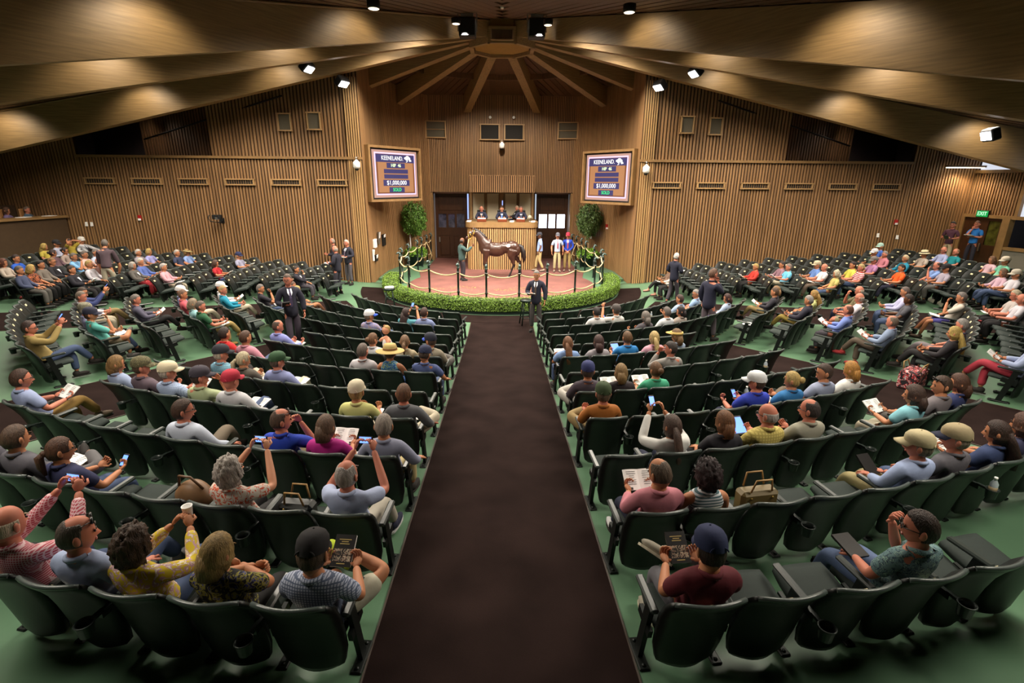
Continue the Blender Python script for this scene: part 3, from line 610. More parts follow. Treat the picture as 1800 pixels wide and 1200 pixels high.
# fence posts with horse-head finials
def post_parts():
    b = MB(); b.lathe([(0.055, 0), (0.055, 0.015), (0.038, 0.03), (0.034, 0.05), (0.034, 0.42), (0.045, 0.43), (0.045, 0.47), (0.034, 0.48), (0.034, 1.08), (0.046, 1.09), (0.046, 1.13), (0.036, 1.15), (0.036, 1.2), (0.05, 1.22), (0.02, 1.25)], n=10)
    post = b.mesh('post', M_IRON)
    f = MB(); f.tube([(0, 0.02, 1.23), (0, 0.03, 1.31), (0, 0.0, 1.38)], [0.04, 0.045, 0.035], 8, flat=0.8); f.tube([(0, 0.03, 1.38), (0, -0.04, 1.38), (0, -0.11, 1.33)], [0.035, 0.038, 0.022], 8, flat=0.8)
    f.tube([(0, 0.03, 1.40), (0, 0.035, 1.46)], [0.014, 0.004], 5); f.ell((0, 0.03, 1.26), (0.055, 0.055, 0.02), 10, 5)
    fin = f.mesh('horse_head_finial', mat('finial_iron', '5a6c68', 0.35, 0.6))
    r = MB(); r.tube([(0.05*math.cos(a), 0.05*math.sin(a), 1.11) for a in [2*PI*i/10 for i in range(11)]], 0.008, 5); ringm = r.mesh('rope_ring', M_STEEL)
    return post, fin, ringm
pm, fm, rm = post_parts()
PANG = [-92, -74, -56, -38, -21, -7.2, 8.2, 22, 39, 57, 74, 92]; posts = []
pl = ['leftmost arc', 'second arc', 'third arc', 'fourth arc', 'fifth arc', 'sixth arc, left of the middle', 'seventh arc, right of the middle', 'eighth arc', 'ninth arc', 'tenth arc', 'eleventh arc', 'rightmost arc']
def addpost(x, y, z, lab, ang):
    t = empty('fence_post', (x, y, z), ang); tag(t, lab, 'fence post', 'rope fence posts'); link('post', pm, t); link('horse_head_finial', fm, t); link('rope_ring', rm, t); posts.append(Vector((x, y, z))); return t
for a, l in zip(PANG, pl): addpost(RING.x+RINGR*math.sin(R(a)), RING.y-RINGR*math.cos(R(a)), 0.11, f'dark iron rope post with horse-head top, {l} post', R(-a if False else 0)+R(a))
nf = len(posts)
side = {}
for s in (-1, 1):
    lst = []
    for k, (x, y) in enumerate(((3.95, 21.9), (3.82, 23.4), (3.80, 24.6), (3.72, 25.7), (3.62, 26.6))):
        addpost(s*x, y, 0.11, f'dark iron rope post on the {"left" if s<0 else "right"} side run, number {["one","two","three","four","five"][k]} going back', R(s*90)); lst.append(posts[-1])
    side[s] = lst
def rope(p, q, z, sag, lab):
    b = MB(); n = 12; d = (q-p).normalized()*0.05; p = p+d; q = q-d
    b.tube([(*(p.xy.lerp(q.xy, i/n)), p.z+z-4*sag*(i/n)*(1-i/n)) for i in range(n+1)], 0.022, 6)
    tag(b.build('rope', M_ROPE), lab, 'rope', 'fence ropes')
od = ['first', 'second', 'third', 'fourth', 'fifth', 'sixth', 'seventh', 'eighth', 'ninth', 'tenth', 'eleventh']
for i in range(11):
    rope(posts[i], posts[i+1], 1.06, 0.10, f'upper sagging cream rope of the ring fence, {od[i]} span from the left'); rope(posts[i], posts[i+1], 0.45, 0.07, f'lower sagging cream rope of the ring fence, {od[i]} span from the left')
for s, e in ((-1, 0), (1, 11)):
    ch = [posts[e]]+side[s]
    for i in range(5):
        sd = 'left' if s < 0 else 'right'
        rope(ch[i], ch[i+1], 1.06, 0.08, f'upper cream rope on the {sd} side run, {od[i]} span going back'); rope(ch[i], ch[i+1], 0.45, 0.08, f'lower cream rope on the {sd} side run, {od[i]} span going back')
# spare coils of rope hanging by the doors
for s in (-1, 1):
    b = MB(); q = side[s][3]; c = Vector((q.x, q.y-0.05, 0.11))
    b.tube([c+Vector((0, -.03, 1.05)), c+Vector((s*-.15, -.2, .8)), c+Vector((s*-.28, -.3, .45)), c+Vector((s*-.2, -.2, .2)), c+Vector((0, -.05, .1))], 0.02, 6); b.tube([c+Vector((0, -.03, 1.05)), c+Vector((s*.1, -.2, .7)), c+Vector((s*.0, -.3, .35))], 0.02, 6)
    tag(b.build('rope_coil', M_ROPE), f'loose cream rope hanging from a {"left" if s<0 else "right"} rear post', 'rope')

# hedge
th = empty('ring_hedge', (RING.x, RING.y, 0)); tag(th, 'clipped green box hedge curving round the front of the ring', 'hedge')
def arcprism(b, r0, r1, z0, z1, a0, a1, n, rnd=0.0):
    prof = [(r0, z0), (r0, z1-rnd), (r0+rnd, z1), (r1-rnd, z1), (r1, z1-rnd), (r1, z0)]; k = len(prof); vs = []
    for i in range(n+1):
        a = R(a0+(a1-a0)*i/n)
        for r_, z in prof: vs.append((r_*math.sin(a), -r_*math.cos(a), z))
    fs = [(i*k+j, i*k+j+1, (i+1)*k+j+1, (i+1)*k+j) for i in range(n) for j in range(k-1)]+[(i*k+k-1, i*k, (i+1)*k, (i+1)*k+k-1) for i in range(n)]
    b.add(vs, fs+[tuple(range(k)), tuple(n*k+j for j in range(k-1, -1, -1))], 0)
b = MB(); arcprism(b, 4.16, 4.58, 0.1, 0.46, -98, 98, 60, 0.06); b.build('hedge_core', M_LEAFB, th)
b = MB(); arcprism(b, 4.13, 4.55, 0.0, 0.17, -98, 98, 60, 0.01); b.build('planter_trough', mat('planter_green', '14231e', 0.6), th)
random.seed(11); b = MB()
for i in range(26000):
    a = R(random.uniform(-98.5, 98.5)); u = random.random()
    if u < 0.5: r_ = 4.60+random.gauss(0, 0.025); z = random.uniform(0.12, 0.47); nrm = Vector((math.sin(a), -math.cos(a), 0.3))
    elif u < 0.85: r_ = random.uniform(4.13, 4.62); z = 0.47+random.gauss(0, 0.018); nrm = Vector((0, 0, 1))
    else: r_ = 4.13+random.gauss(0, 0.02); z = random.uniform(0.12, 0.47); nrm = Vector((-math.sin(a), math.cos(a), 0.3))
    if abs(math.degrees(a)) > 97.2: nrm = Vector((math.cos(a), math.sin(a), 0.2))*(1 if a > 0 else -1)
    nrm = (nrm+Vector((random.gauss(0, .6), random.gauss(0, .6), random.gauss(0, .6)))).normalized(); u1 = nrm.orthogonal().normalized(); u1.rotate(Matrix.Rotation(random.random()*6.28, 3, nrm)); v1 = nrm.cross(u1); s_ = random.uniform(.014, .028)
    p = Vector((r_*math.sin(a), -r_*math.cos(a), z)); b.add([p-u1*s_, p+v1*s_*.6, p+u1*s_, p-v1*s_*.6], [(0, 1, 2, 3)])
o = b.build('leaves', M_LEAF, th); o['kind'] = 'stuff'
# potted trees
def tree(x, y, lab, seed, m=M_TREEL, lean=0.0):
    random.seed(seed); t = empty('potted_tree', (x, y, 0.1)); tag(t, lab, 'tree')
    b = MB(); b.lathe([(0.30, 0), (0.36, 0.05), (0.42, 0.5), (0.45, 0.52), (0.45, 0.58), (0.38, 0.58)], n=18); b.build('planter', M_IRON, t)
    b = MB(); b.tube([(0, 0, 0.5), (0.03, 0, 1.0), (0.0, 0.02, 1.5), (-0.04, 0, 1.9)], [0.045, 0.04, 0.035, 0.03], 8)
    for i in range(7):
        a = i*0.9; b.tube([(0, 0, 1.45+i*.06), (0.25*math.cos(a), 0.25*math.sin(a), 1.9+i*.05), (0.42*math.cos(a), 0.42*math.sin(a), 2.3+.1*i)], [0.02, 0.014, 0.006], 5)
    b.build('trunk', M_BARK, t)
    def cloud(n, c, r, sz, name, mm):
        b = MB()
        for i in range(n):
            d = Vector((random.gauss(0, 1), random.gauss(0, 1), random.gauss(0, 1))).normalized(); k = random.uniform(.45, 1)**0.5*random.uniform(.85, 1.06)
            lump = 1+0.16*math.sin(d.x*6+seed)*math.cos(d.z*5+d.y*5)+0.08*math.sin(d.z*11+d.x*9)
            p = Vector(c)+Vector((d.x*r[0], d.y*r[1], d.z*r[2]))*k*lump; nv = (d+Vector((random.gauss(0, .7), random.gauss(0, .7), random.gauss(0, .7)))).normalized()
            u = nv.orthogonal().normalized(); u.rotate(Matrix.Rotation(random.random()*6.28, 3, nv)); v = nv.cross(u); s_ = sz*random.uniform(.7, 1.3)
            b.add([p-u*s_, p+v*s_*.4, p+u*s_-Vector((0, 0, s_*.5)), p-v*s_*.4], [(0, 1, 2, 3)])
        o = b.build(name, mm, t); o['kind'] = 'stuff'
    cloud(5600, (0, 0, 2.20), (0.60, 0.60, 0.80), 0.055, 'foliage', m)
    cloud(1500, (0, 0, 0.62), (0.55, 0.55, 0.30), 0.06, 'underplanting', mat('ivy_leaf', '6f9a30', 0.5, island=0.35))
    if lean:
        b = MB(); b.tube([(-0.2, -0.1, 0.3), (-0.22, -0.05, 1.5)], 0.025, 6); b.build('stake', M_WHITE, t)
    return t
tree(-4.18, 25.1, 'bushy potted tree in a dark pot left of the ring under the left screen', 5, lean=1)
tree(4.18, 25.0, 'bushy potted tree in a dark pot right of the ring under the right screen', 9, mat('tree_leaf_dull', '56703a', 0.5, island=0.45))
# bar stools by the hedge
def stool(x, y, lab, papers=False):
    t = empty('bar_stool', (x, y, zf(x, y)), 0.2); tag(t, lab, 'stool')
    b = MB(); b.lathe([(0.17, 0.70), (0.19, 0.72), (0.19, 0.745), (0.17, 0.76)], n=16); b.build('seat', M_IRON, t)
    for k in range(4):
        a = PI/4+k*PI/2; b = MB(); b.tube([(0.12*math.cos(a), 0.12*math.sin(a), 0.71), (0.23*math.cos(a), 0.23*math.sin(a), 0.0)], 0.018, 6); b.build('leg', M_IRON, t)
    for z, r_ in ((0.22, .20), (0.42, .168)):
        for k in range(4):
            a = PI/4+k*PI/2; c = a+PI/2; b = MB(); b.tube([(r_*math.cos(a), r_*math.sin(a), z), (r_*math.cos(c), r_*math.sin(c), z)], 0.012, 5); b.build('rung', M_IRON, t)
    if papers:
        q = empty('papers', (x, y, zf(x, y)+0.77), 0.3); tag(q, 'white papers lying on the stool left of the hedge', 'papers'); b = MB(); b.box((0, 0, 0.01), (0.27, 0.2, 0.02)); b.box((0.02, 0.01, 0.03), (0.25, 0.18, 0.015), (0, 0, 0.2)); b.build('sheet', M_WHITE, q)
stool(-3.6, 16.2, 'dark bar stool left of the hedge with papers on it', True); stool(0.72, 14.6, 'dark bar stool in front of the hedge beside the standing usher')

# horse ----------------------------------------------------------------------------
HZC = 21.85
def HP(px, py, dy=0.0):
    s = HZC/900.0; return Vector(((px-880)*s, 21.75+dy, 4.02-(py-319)*s*0.955))
def skinmesh(V, E, Rd, level=1, name='tmp', root=0):
    me = bpy.data.meshes.new(name); me.from_pydata([tuple(v) for v in V], E, []); o = bpy.data.objects.new(name, me); COL.objects.link(o)
    sk = o.modifiers.new('s', 'SKIN'); sk.use_smooth_shade = True; sk.branch_smoothing = 0.6
    for i, r_ in enumerate(Rd):
        d = me.skin_vertices[0].data[i]; d.radius = r_ if isinstance(r_, (tuple, list)) else (r_, r_); d.use_root = (i == root)
    if level: ss = o.modifiers.new('u', 'SUBSURF'); ss.levels = level; ss.render_levels = level
    dg = bpy.context.evaluated_depsgraph_get(); ev = o.evaluated_get(dg); m2 = bpy.data.meshes.new_from_object(ev); bpy.data.objects.remove(o); bpy.data.meshes.remove(me)
    m2.polygons.foreach_set('use_smooth', [True]*len(m2.polygons)); return m2
th = empty('horse', (0, 0, 0)); tag(th, 'dark bay thoroughbred horse standing side-on in the ring facing left', 'horse')
hm = mat('horse_coat', '3e261c', 0.30, noise=0.35, nscale=1.6, spec=0.6)
b = MB()
for px, py, rx, ry, rz3 in ((856, 434, .37, .24, .32), (870, 436, .46, .28, .30), (884, 432.5, .36, .25, .245), (897, 432, .34, .27, .28), (904, 437, .22, .24, .27)): b.ell(HP(px, py), (rx, ry, rz3), 20, 14)
b.tube([HP(858, 430), HP(850, 427), HP(845, 418.5), HP(839.5, 410.5), HP(834, 404.5)], [.22, .20, .135, .105, .085], 14, flat=1.45)
b.tube([HP(833.5, 404), HP(829, 408.5), HP(823.5, 413), HP(818.5, 417.2)], [.095, .088, .058, .052], 12, flat=1.25); b.ell(HP(831.5, 408), (.10, .075, .12), 12, 8)
for dy, dx in ((-.15, 0), (.15, -2.2)):
    b.tube([HP(854+dx*.3, 436, dy), HP(853+dx*.5, 446, dy), HP(852+dx, 455, dy), HP(852.5+dx, 464, dy), HP(853+dx, 474, dy), HP(853.5+dx, 480, dy), HP(854.5+dx, 485.5, dy)], [.17, .13, .075, .055, .036, .046, .052], 12)
    b.ell(HP(852.5+dx, 464.5, dy), (.058, .055, .075), 10, 8)
for dy, ks in ((-.15, ((899, 436), (896, 446), (899, 455), (901, 463), (897, 474), (894.5, 480.5), (892, 485.5))), (.15, ((900, 436), (901, 446), (907, 454), (912, 461), (913.5, 473), (913.5, 479.5), (912.5, 484)))):
    b.tube([HP(x, y, dy) for x, y in ks], [.22, .17, .10, .062, .040, .048, .052], 12); b.ell(HP(ks[3][0]+.6, ks[3][1]-.5, dy), (.07, .055, .08), 10, 8)
me = b.mesh('tmp', hm); o = link('tmp', me); rm_ = o.modifiers.new('r', 'REMESH'); rm_.mode = 'VOXEL'; rm_.voxel_size = 0.022; sm_ = o.modifiers.new('s', 'SMOOTH'); sm_.iterations = 7; sm_.factor = 0.5
dg = bpy.context.evaluated_depsgraph_get(); me = bpy.data.meshes.new_from_object(o.evaluated_get(dg)); bpy.data.objects.remove(o)
me.polygons.foreach_set('use_smooth', [True]*len(me.polygons)); me.materials.clear(); me.materials.append(hm); me.materials.append(mat('horse_dark', '180f0c', 0.5))
for p in me.polygons:
    if p.center.z < 0.72: p.material_index = 1
body = link('body', me, th)
b = MB(); b.tube([HP(909, 427), HP(914, 431), HP(917, 440), HP(919, 450), HP(918, 460)], [0.05, 0.09, 0.11, 0.10, 0.02], 10); b.build('tail', MATS['horse_dark'], th)
b = MB(); b.tube([HP(833, 399), HP(841, 405), HP(848, 412), HP(856, 419)], [0.02, 0.04, 0.045, 0.02], 6, flat=2.2); b.build('mane', MATS['horse_dark'], th)
b = MB()
for dy in (-0.07, 0.07): b.tube([HP(833, 403, dy), HP(830.8, 396.5, dy*1.2)], [0.035, 0.006], 6)
b.build('ear', hm, th)
b = MB(); b.ell(HP(828.6, 408, -0.115), (0.028, 0.02, 0.026), 8, 6); b.build('eye', M_BLACK, th)
b = MB(); b.ell(HP(826, 405.5, -0.085), (0.035, 0.03, 0.03), 8, 6); b.build('star_marking', M_WHITE, th)
b = MB()
for (x1, y1, x2, y2) in ((834, 400, 828, 418), (826, 407, 829, 415)): 
    c0 = HP(x1, y1, -0.14); c1 = HP(x2, y2, -0.13); b.tube([c0, c1], 0.010, 6)
b.tube([HP(822.5, 409, -0.07), HP(824.5, 418.5, -0.09)], 0.014, 6); b.tube([HP(829, 416, -.12), HP(822, 417, -.1)], 0.012, 6); b.ell(HP(832, 407, -.16), (.03, .012, .03), 8, 6); b.build('bridle', mat('brass_tan', 'b8903a', 0.35, 0.4), th)
b = MB(); b.ell(HP(891, 428, -0.30), (0.09, 0.03, 0.075), 12, 6); b.build('hip_number_sticker', M_WHITE, th)
b = MB()
for px, py, dy in ((855, 486.4, -0.15), (892, 486.4, -0.15), (912.5, 485, .15), (852.5, 486.4, .15)): b.lathe([(0.066, -0.03), (0.05, 0.05)], HP(px, py, dy), 10)
b.build('hoof', mat('hoof_pale', 'b09a80', 0.6), th)
# lead line from the bridle to the handler
b = MB(); b.tube([HP(824, 417, -.12), HP(822.5, 423, -.3), HP(821.5, 433, -.6), HP(820, 446, -1.0)], 0.012, 6); tag(b.build('lead_line', M_ROPE), 'leather lead line hanging between the horse bridle and its handler', 'lead')

# press balcony at the far left
t = empty('balcony', (0, 0, 0)); tag(t, 'dark brown solid balcony front at the far left with a desk ledge', 'balcony')
b = MB(); b.add([(-16.7, 20.45, 0.6), (-17.5, 17.2, 0.6), (-17.5, 17.2, 2.60), (-16.7, 20.45, 2.62), (-17.0, 20.5, 0.6), (-17.8, 17.2, 0.6), (-17.8, 17.2, 2.60), (-17.0, 20.5, 2.62)], [(0, 1, 2, 3), (3, 2, 6, 7), (0, 3, 7, 4), (1, 5, 6, 2), (4, 7, 6, 5)]); b.build('front', mat('balcony_panel', '4a3620', 0.7, noise=0.08), t)
b = MB(); b.add([(-16.6, 20.5, 2.60), (-17.4, 17.1, 2.58), (-17.4, 17.1, 2.66), (-16.6, 20.5, 2.68), (-17.3, 20.5, 2.60), (-18.1, 17.1, 2.58), (-18.1, 17.1, 2.66), (-17.3, 20.5, 2.68)], [(0, 1, 2, 3), (3, 2, 6, 7), (0, 3, 7, 4), (1, 5, 6, 2), (4, 7, 6, 5), (0, 4, 5, 1)]); b.build('ledge', M_TRIM, t)
b = MB(); b.box((-19.6, 18.8, 1.7), (4.2, 3.6, 0.1)); struct('floor_balcony', b, M_DARK)
b = MB(); b.add([(-18.55, 20.5, 1.75), (-19.3, 17.2, 1.75), (-19.3, 17.2, 3.02), (-18.55, 20.5, 3.04), (-18.75, 20.5, 1.75), (-19.5, 17.2, 1.75), (-19.5, 17.2, 3.02), (-18.75, 20.5, 3.04)], [(0, 1, 2, 3), (3, 2, 6, 7), (1, 5, 6, 2)])
o = b.build('balcony_rear_panel', MATS['balcony_panel']); tag(o, 'dark panel rising behind the balcony desk at the far left', 'panel')

# entrance wall at the far right
EX = lambda y: 18.45+(20.55-y)*0.146
EA = -math.atan(0.146)*-1
batten_wall('wall_entrance', [(EX(20.55), 20.55), (EX(18.75), 18.75)], 2.95, 4.50, flip=1, spacing=0.10, bw=0.055)
b = MB()
def ebox(b, y0, y1, z0, z1, th=0.16, off=0.0): b.box((EX((y0+y1)/2)+off, (y0+y1)/2, (z0+z1)/2), (th, abs(y1-y0)*1.011, z1-z0), (0, 0, EA))
ebox(b, 20.58, 16.0, 4.48, 4.60, 0.22); ebox(b, 20.58, 16.0, 2.85, 2.97, 0.22); ebox(b, 19.12, 18.86, 0.6, 2.9, 0.24); ebox(b, 18.8, 18.68, 2.9, 4.5, 0.2); ebox(b, 18.86, 16.0, 1.75, 1.86, 0.22); ebox(b, 20.62, 20.52, 0.6, 2.9, 0.2)
struct('trim_6', b, M_TRIM)
b = MB(); ebox(b, 20.58, 19.62, 0.6, 2.86, 0.10); ebox(b, 19.62, 19.12, 0.6, 1.85, 0.10); ebox(b, 19.62, 19.12, 2.75, 2.86, 0.10); ebox(b, 19.2, 19.12, 1.85, 2.75, 0.10); dr = b.build('door_3', M_DOOR); dr['kind'] = 'structure'
b = MB(); ebox(b, 19.72, 19.68, 1.6, 1.9, 0.05, -0.08); b.build('door_handle', M_STEEL, dr)
b = MB(); ebox(b, 19.62, 19.2, 1.85, 2.75, 0.02); b.build('pane', mat('lobby_glass', '4a4a1c', 0.08, noise=0.7, nscale=4), dr)  # yellow reflection put into the glass colour as blotches
b = MB(); ebox(b, 20.5, 16.0, 4.60, 5.1, 0.05, 0.05); ebox(b, 18.68, 16.0, 2.97, 4.48, 0.05, 0.05); struct('window_3', b, mat('lobby_light', (0.80, 0.84, 0.95), 0.6, emis=0.7))
b = MB(); ebox(b, 18.86, 16.0, 0.6, 1.75, 0.12); struct('wall_entrance_lower', b, mat('entrance_panel', '7a7468', 0.7))
b = MB(); ebox(b, 23.5, 12.0, 0.4, 5.2, 0.1, 2.2); struct('wall_lobby', b, M_DARK)
t = empty('exit_sign', (18.44, 19.85, 3.0), 0.145); tag(t, 'green lit EXIT sign above the far right door', 'sign')
b = MB(); b.rbox((0, 0, 0), (0.06, 0.46, 0.26), 0.01); b.build('box', M_BLACK, t)
b = MB(); b.box((-0.035, 0, 0), (0.01, 0.42, 0.22)); b.build('face', mat('exit_green', '0a9a48', 0.5, emis=0.9), t)
textobj('lettering', 'EXIT', 0.20, mat('exit_letters', 'c8ffd8', 0.5, emis=1.0), t, (-0.045, 0, 0), (PI/2, 0, -PI/2), sx=0.85)
t = empty('wall_light', (17.6, 20.2, 4.72)); tag(t, 'long thin lit tube light below the beam at the right wall corner', 'lamp')
b = MB(); b.box((0, 0, 0), (1.5, 0.16, 0.07)); b.build('housing', M_TRIM, t); b = MB(); b.box((0, 0, -0.045), (1.4, 0.12, 0.03)); b.build('tube', mat('tube_light', (1, .85, .6), 0.4, emis=7), t)
lamp('wall_light_lamp', (17.6, 20.1, 4.6), 'SPOT', 160, WARM, 0.2, (0, 0, 0), R(150), 0.5)
# table lamp behind the lobby glass
t = empty('lobby_lamp', (19.45, 18.35, 1.86)); tag(t, 'cream table lamp seen through the glass at the far right edge', 'lamp')
b = MB(); b.lathe([(0.10, 0), (0.04, 0.1), (0.07, 0.3), (0.03, 0.5)], n=12); b.build('base', M_STEEL, t); b = MB(); b.lathe([(0.30, 0.5), (0.18, 0.85)], n=14); b.build('shade', mat('lampshade', 'e0d0a0', 0.7, emis=0.6), t)
# ---------------------------------------------------------------- auditorium chairs
RTOP = [5.33, 6.25, 7.10, 7.97, 8.86, 9.76, 10.70, 11.62, 12.58, 13.57, 14.58, 15.57, 16.6, 17.6]
RSEAT = [r_-0.36 for r_ in RTOP]
ROWW = ['front row', 'second row', 'third row', 'fourth row', 'fifth row', 'sixth row', 'seventh row', 'eighth row', 'ninth row', 'tenth row', 'eleventh row', 'twelfth row', 'thirteenth row', 'fourteenth row']
PITCHS = 0.512
def shell_mesh():
    b = MB(); prof = [(-0.10, 0.085, .150), (-0.115, 0.13, .192), (-0.135, 0.26, .220), (-0.17, 0.43, .230), (-0.215, 0.58, .234), (-0.275, 0.70, .234), (-0.325, 0.775, .232), (-0.345, 0.80, .215)]
    nu = 8; F = []; Bk = []
    for j, (y, z, hw) in enumerate(prof):
        for i in range(nu+1):
            u = -1+2*i/nu; yy = y+0.055*u*u; zz = z+(0.0 if j < 6 else -0.012*(u**4)); hw_ = hw*1.045; F.append((u*hw_, yy, zz)); th_ = 0.034 if j < len(prof)-1 else 0.02
            Bk.append((u*hw_*0.985, yy-th_, zz-0.010))
    n = len(F); fs = []
    for j in range(len(prof)-1):
        for i in range(nu):
            a = j*(nu+1)+i; fs.append((a, a+1, a+nu+2, a+nu+1)); fs.append((n+a+1, n+a, n+a+nu+1, n+a+nu+2))
    L = len(prof)-1
    for i in range(nu): fs.append((i+1, i, n+i, n+i+1)); a = L*(nu+1)+i; fs.append((a, a+1, n+a+1, n+a))
    for j in range(L):
        a = j*(nu+1); fs.append((a, a+nu+1, n+a+nu+1, n+a)); a += nu; fs.append((a+nu+1, a, n+a, n+a+nu+1))
    b.add(F+Bk, fs, 0, True)
    # raised rim along the top edge, caught light put into its paler grey
    top = [(u*0.222, -0.362+0.055*u*u, 0.797-0.012*u**4) for u in [-1+2*i/8 for i in range(9)]]
    b.tube(top, 0.016, 6, mi=1)
    return b.mesh('backrest', [M_SHELL, mat('chair_rim_lit', '4a5350', 0.3)])
def seat_mesh(up):
    b = MB(); a = R(13) if up else R(4); Q = Matrix.Rotation(a, 3, 'X'); vs = []; fs = []; nx, ny = 8, 6
    def P(x, y, z): v = Q @ Vector((x, y, z)); return v+Vector((0, -0.10, 0.365))
    for side in (1, -1):
        for j in range(ny+1):
            for i in range(nx+1):
                u = -1+2*i/nx; v = j/ny; hw = 0.215*(1-0.10*max(0, v-.7)*3*abs(u)**3); ed = max(abs(u)**4, (2*abs(v-.5))**6)
                vs.append(P(u*hw, v*0.38*(1-0.03*u*u), (0.045*(1-0.6*ed) if side > 0 else -0.045*(1-.5*ed))))
    n = (nx+1)*(ny+1)
    for j in range(ny):
        for i in range(nx):
            k = j*(nx+1)+i; fs += [(k, k+1, k+nx+2, k+nx+1), (n+k+1, n+k, n+k+nx+1, n+k+nx+2)]
    for i in range(nx): fs.append((i+1, i, n+i, n+i+1)); k = ny*(nx+1)+i; fs.append((k, k+1, n+k+1, n+k))
    for j in range(ny): k = j*(nx+1); fs.append((k, k+nx+1, n+k+nx+1, n+k)); k += nx; fs.append((k+nx+1, k, n+k, n+k+nx+1))
    b.add(vs, fs, 0, True); return b.mesh('seat', M_SEATF)
def arm_mesh(x):
    b = MB(); b.rbox((x, 0.02, 0.565), (0.055, 0.32, 0.035), 0.012, (0.06, 0, 0)); return b.mesh('armrest', M_ARM)
def leg_mesh(x):
    b = MB(); Q = Matrix.Rotation(R(14), 3, 'X'); b.box((x, 0.0, 0.29), (0.035, 0.075, 0.56), (R(12), 0, 0)); b.box((x, 0.0, 0.36), (0.03, 0.20, 0.07), (R(12), 0, 0)); return b.mesh('leg', M_METAL)
def foot_mesh(x):
    b = MB(); b.rbox((x, 0.05, 0.012), (0.075, 0.27, 0.022), 0.008); b.lathe([(0.016, 0.02), (0.012, 0.032)], (x, -0.05, 0), 8); b.lathe([(0.016, 0.02), (0.012, 0.032)], (x, 0.15, 0), 8); return b.mesh('foot_plate', M_METAL)
def cup_mesh():
    b = MB(); c = (0.245, -0.355, 0.54); n = 14; prof = [(0.036, -0.075), (0.040, -0.075), (0.050, 0.01), (0.056, 0.012), (0.056, 0.02), (0.046, 0.018), (0.036, -0.06)]
    vs = [(c[0]+r_*math.cos(2*PI*k/n), c[1]+r_*math.sin(2*PI*k/n), c[2]+z) for r_, z in prof for k in range(n)]
    b.add(vs, [(i*n+k, i*n+(k+1) % n, (i+1)*n+(k+1) % n, (i+1)*n+k) for i in range(len(prof)-1) for k in range(n)]+[tuple(6*n+k for k in range(n-1, -1, -1))], 0, True)
    b.box((c[0], c[1]+0.08, c[2]), (0.03, 0.09, 0.02)); b.box((c[0], c[1]+0.15, c[2]-0.02), (0.03, 0.10, 0.05)); return b.mesh('cup_holder', M_ARM)
def plate_mesh():
    b = MB(); b.rbox((0, -0.262, 0.703), (0.095, 0.010, 0.045), 0.003, (R(28), 0, 0)); return b.mesh('number_plate', M_PLATE)
SH, S0, S1, AL, AR, LL, LR, FL, FR, CU, PL = shell_mesh(), seat_mesh(False), seat_mesh(True), arm_mesh(-0.256), arm_mesh(0.256), leg_mesh(-0.256), leg_mesh(0.256), foot_mesh(-0.256), foot_mesh(0.256), cup_mesh(), plate_mesh()
seats = []          # dict: x, y, z, rz, row, block, idx, n, up
def in_band(p, A, hw):
    q = Vector((abs(p.x), p.y)); v = q-Vector((abs(A[0].x), A[0].y)); u = Vector((abs(A[1].x), A[1].y)); return -(v.x*u.y-v.y*u.x)
def seat_pt(r_, a): return Vector((RC.x+r_*math.sin(a), RC.y-r_*math.cos(a)))
for s in (-1, 1):
    for row, r_ in enumerate(RSEAT):
        a = math.asin((0.985+PITCHS/2-0.015)/r_); block = 0; idx = 0; da = PITCHS/r_; cur = []
        while a < R(130):
            p = seat_pt(r_, a); u = Vector((math.cos(a), math.sin(a)))*PITCHS/2; dA = [in_band(p+u*k, AISLE_A, 0) for k in (-1, 1)]; dB = [in_band(p+u*k, AISLE_B, 0) for k in (-1, 1)]
            crossed = None
            if dA[1] > -0.88 and dA[0] < 1.15 and row >= 4: crossed = 'A'
            elif dB[1] > -1.1 and dB[0] < 1.2 and p.x > 4.3: crossed = 'B'
            if crossed:
                if cur: block += 1; cur = []; idx = 0
                a += R(0.4); continue
            if p.y > 20.15 or p.x > (16.15 if s < 0 else 17.9): break
            if row < 1 and a > R(62) and a < R(86): a += R(0.4); continue
            if (p-Vector((RING.x, RING.y))).length < 6.25 and a > R(62): a += da; continue
            if row >= 12 and block < (2 if s < 0 else 1): 
                a += da; continue
            d = dict(x=p.x*s, y=p.y, rz=s*a, row=row, block=block, idx=idx, side=s, first=(not cur), last=False); d['z'] = zf(d['x'], d['y']) if p.y < 20.6 else 0
            seats.append(d); cur.append(d); idx += 1; a += da
# mark block ends
byb = {}
for d in seats: byb.setdefault((d['side'], d['row'], d['block']), []).append(d)
for L_ in byb.values():
    L_.sort(key=lambda d: abs(d['rz'])); L_[-1]['last'] = True
    for i, d in enumerate(L_): d['idx'] = i; d['n'] = len(L_)
CAMV = Vector(CAM)
def project(P):
    v = Vector(P)-CAMV; z = v.dot(fw)
    return (900+FPX*v.dot(rt)/z, 600-FPX*v.dot(up)/z, z) if z > 0.2 else (1e6, 1e6, z)
for d in seats:
    q = project((d['x'], d['y'], d['z']+0.5)); d['px'] = q; d['vis'] = 0 < q[0] < 1800 and 0 < q[1] < 1260 and q[2] > 0.3; d['occ'] = False; d['up'] = True

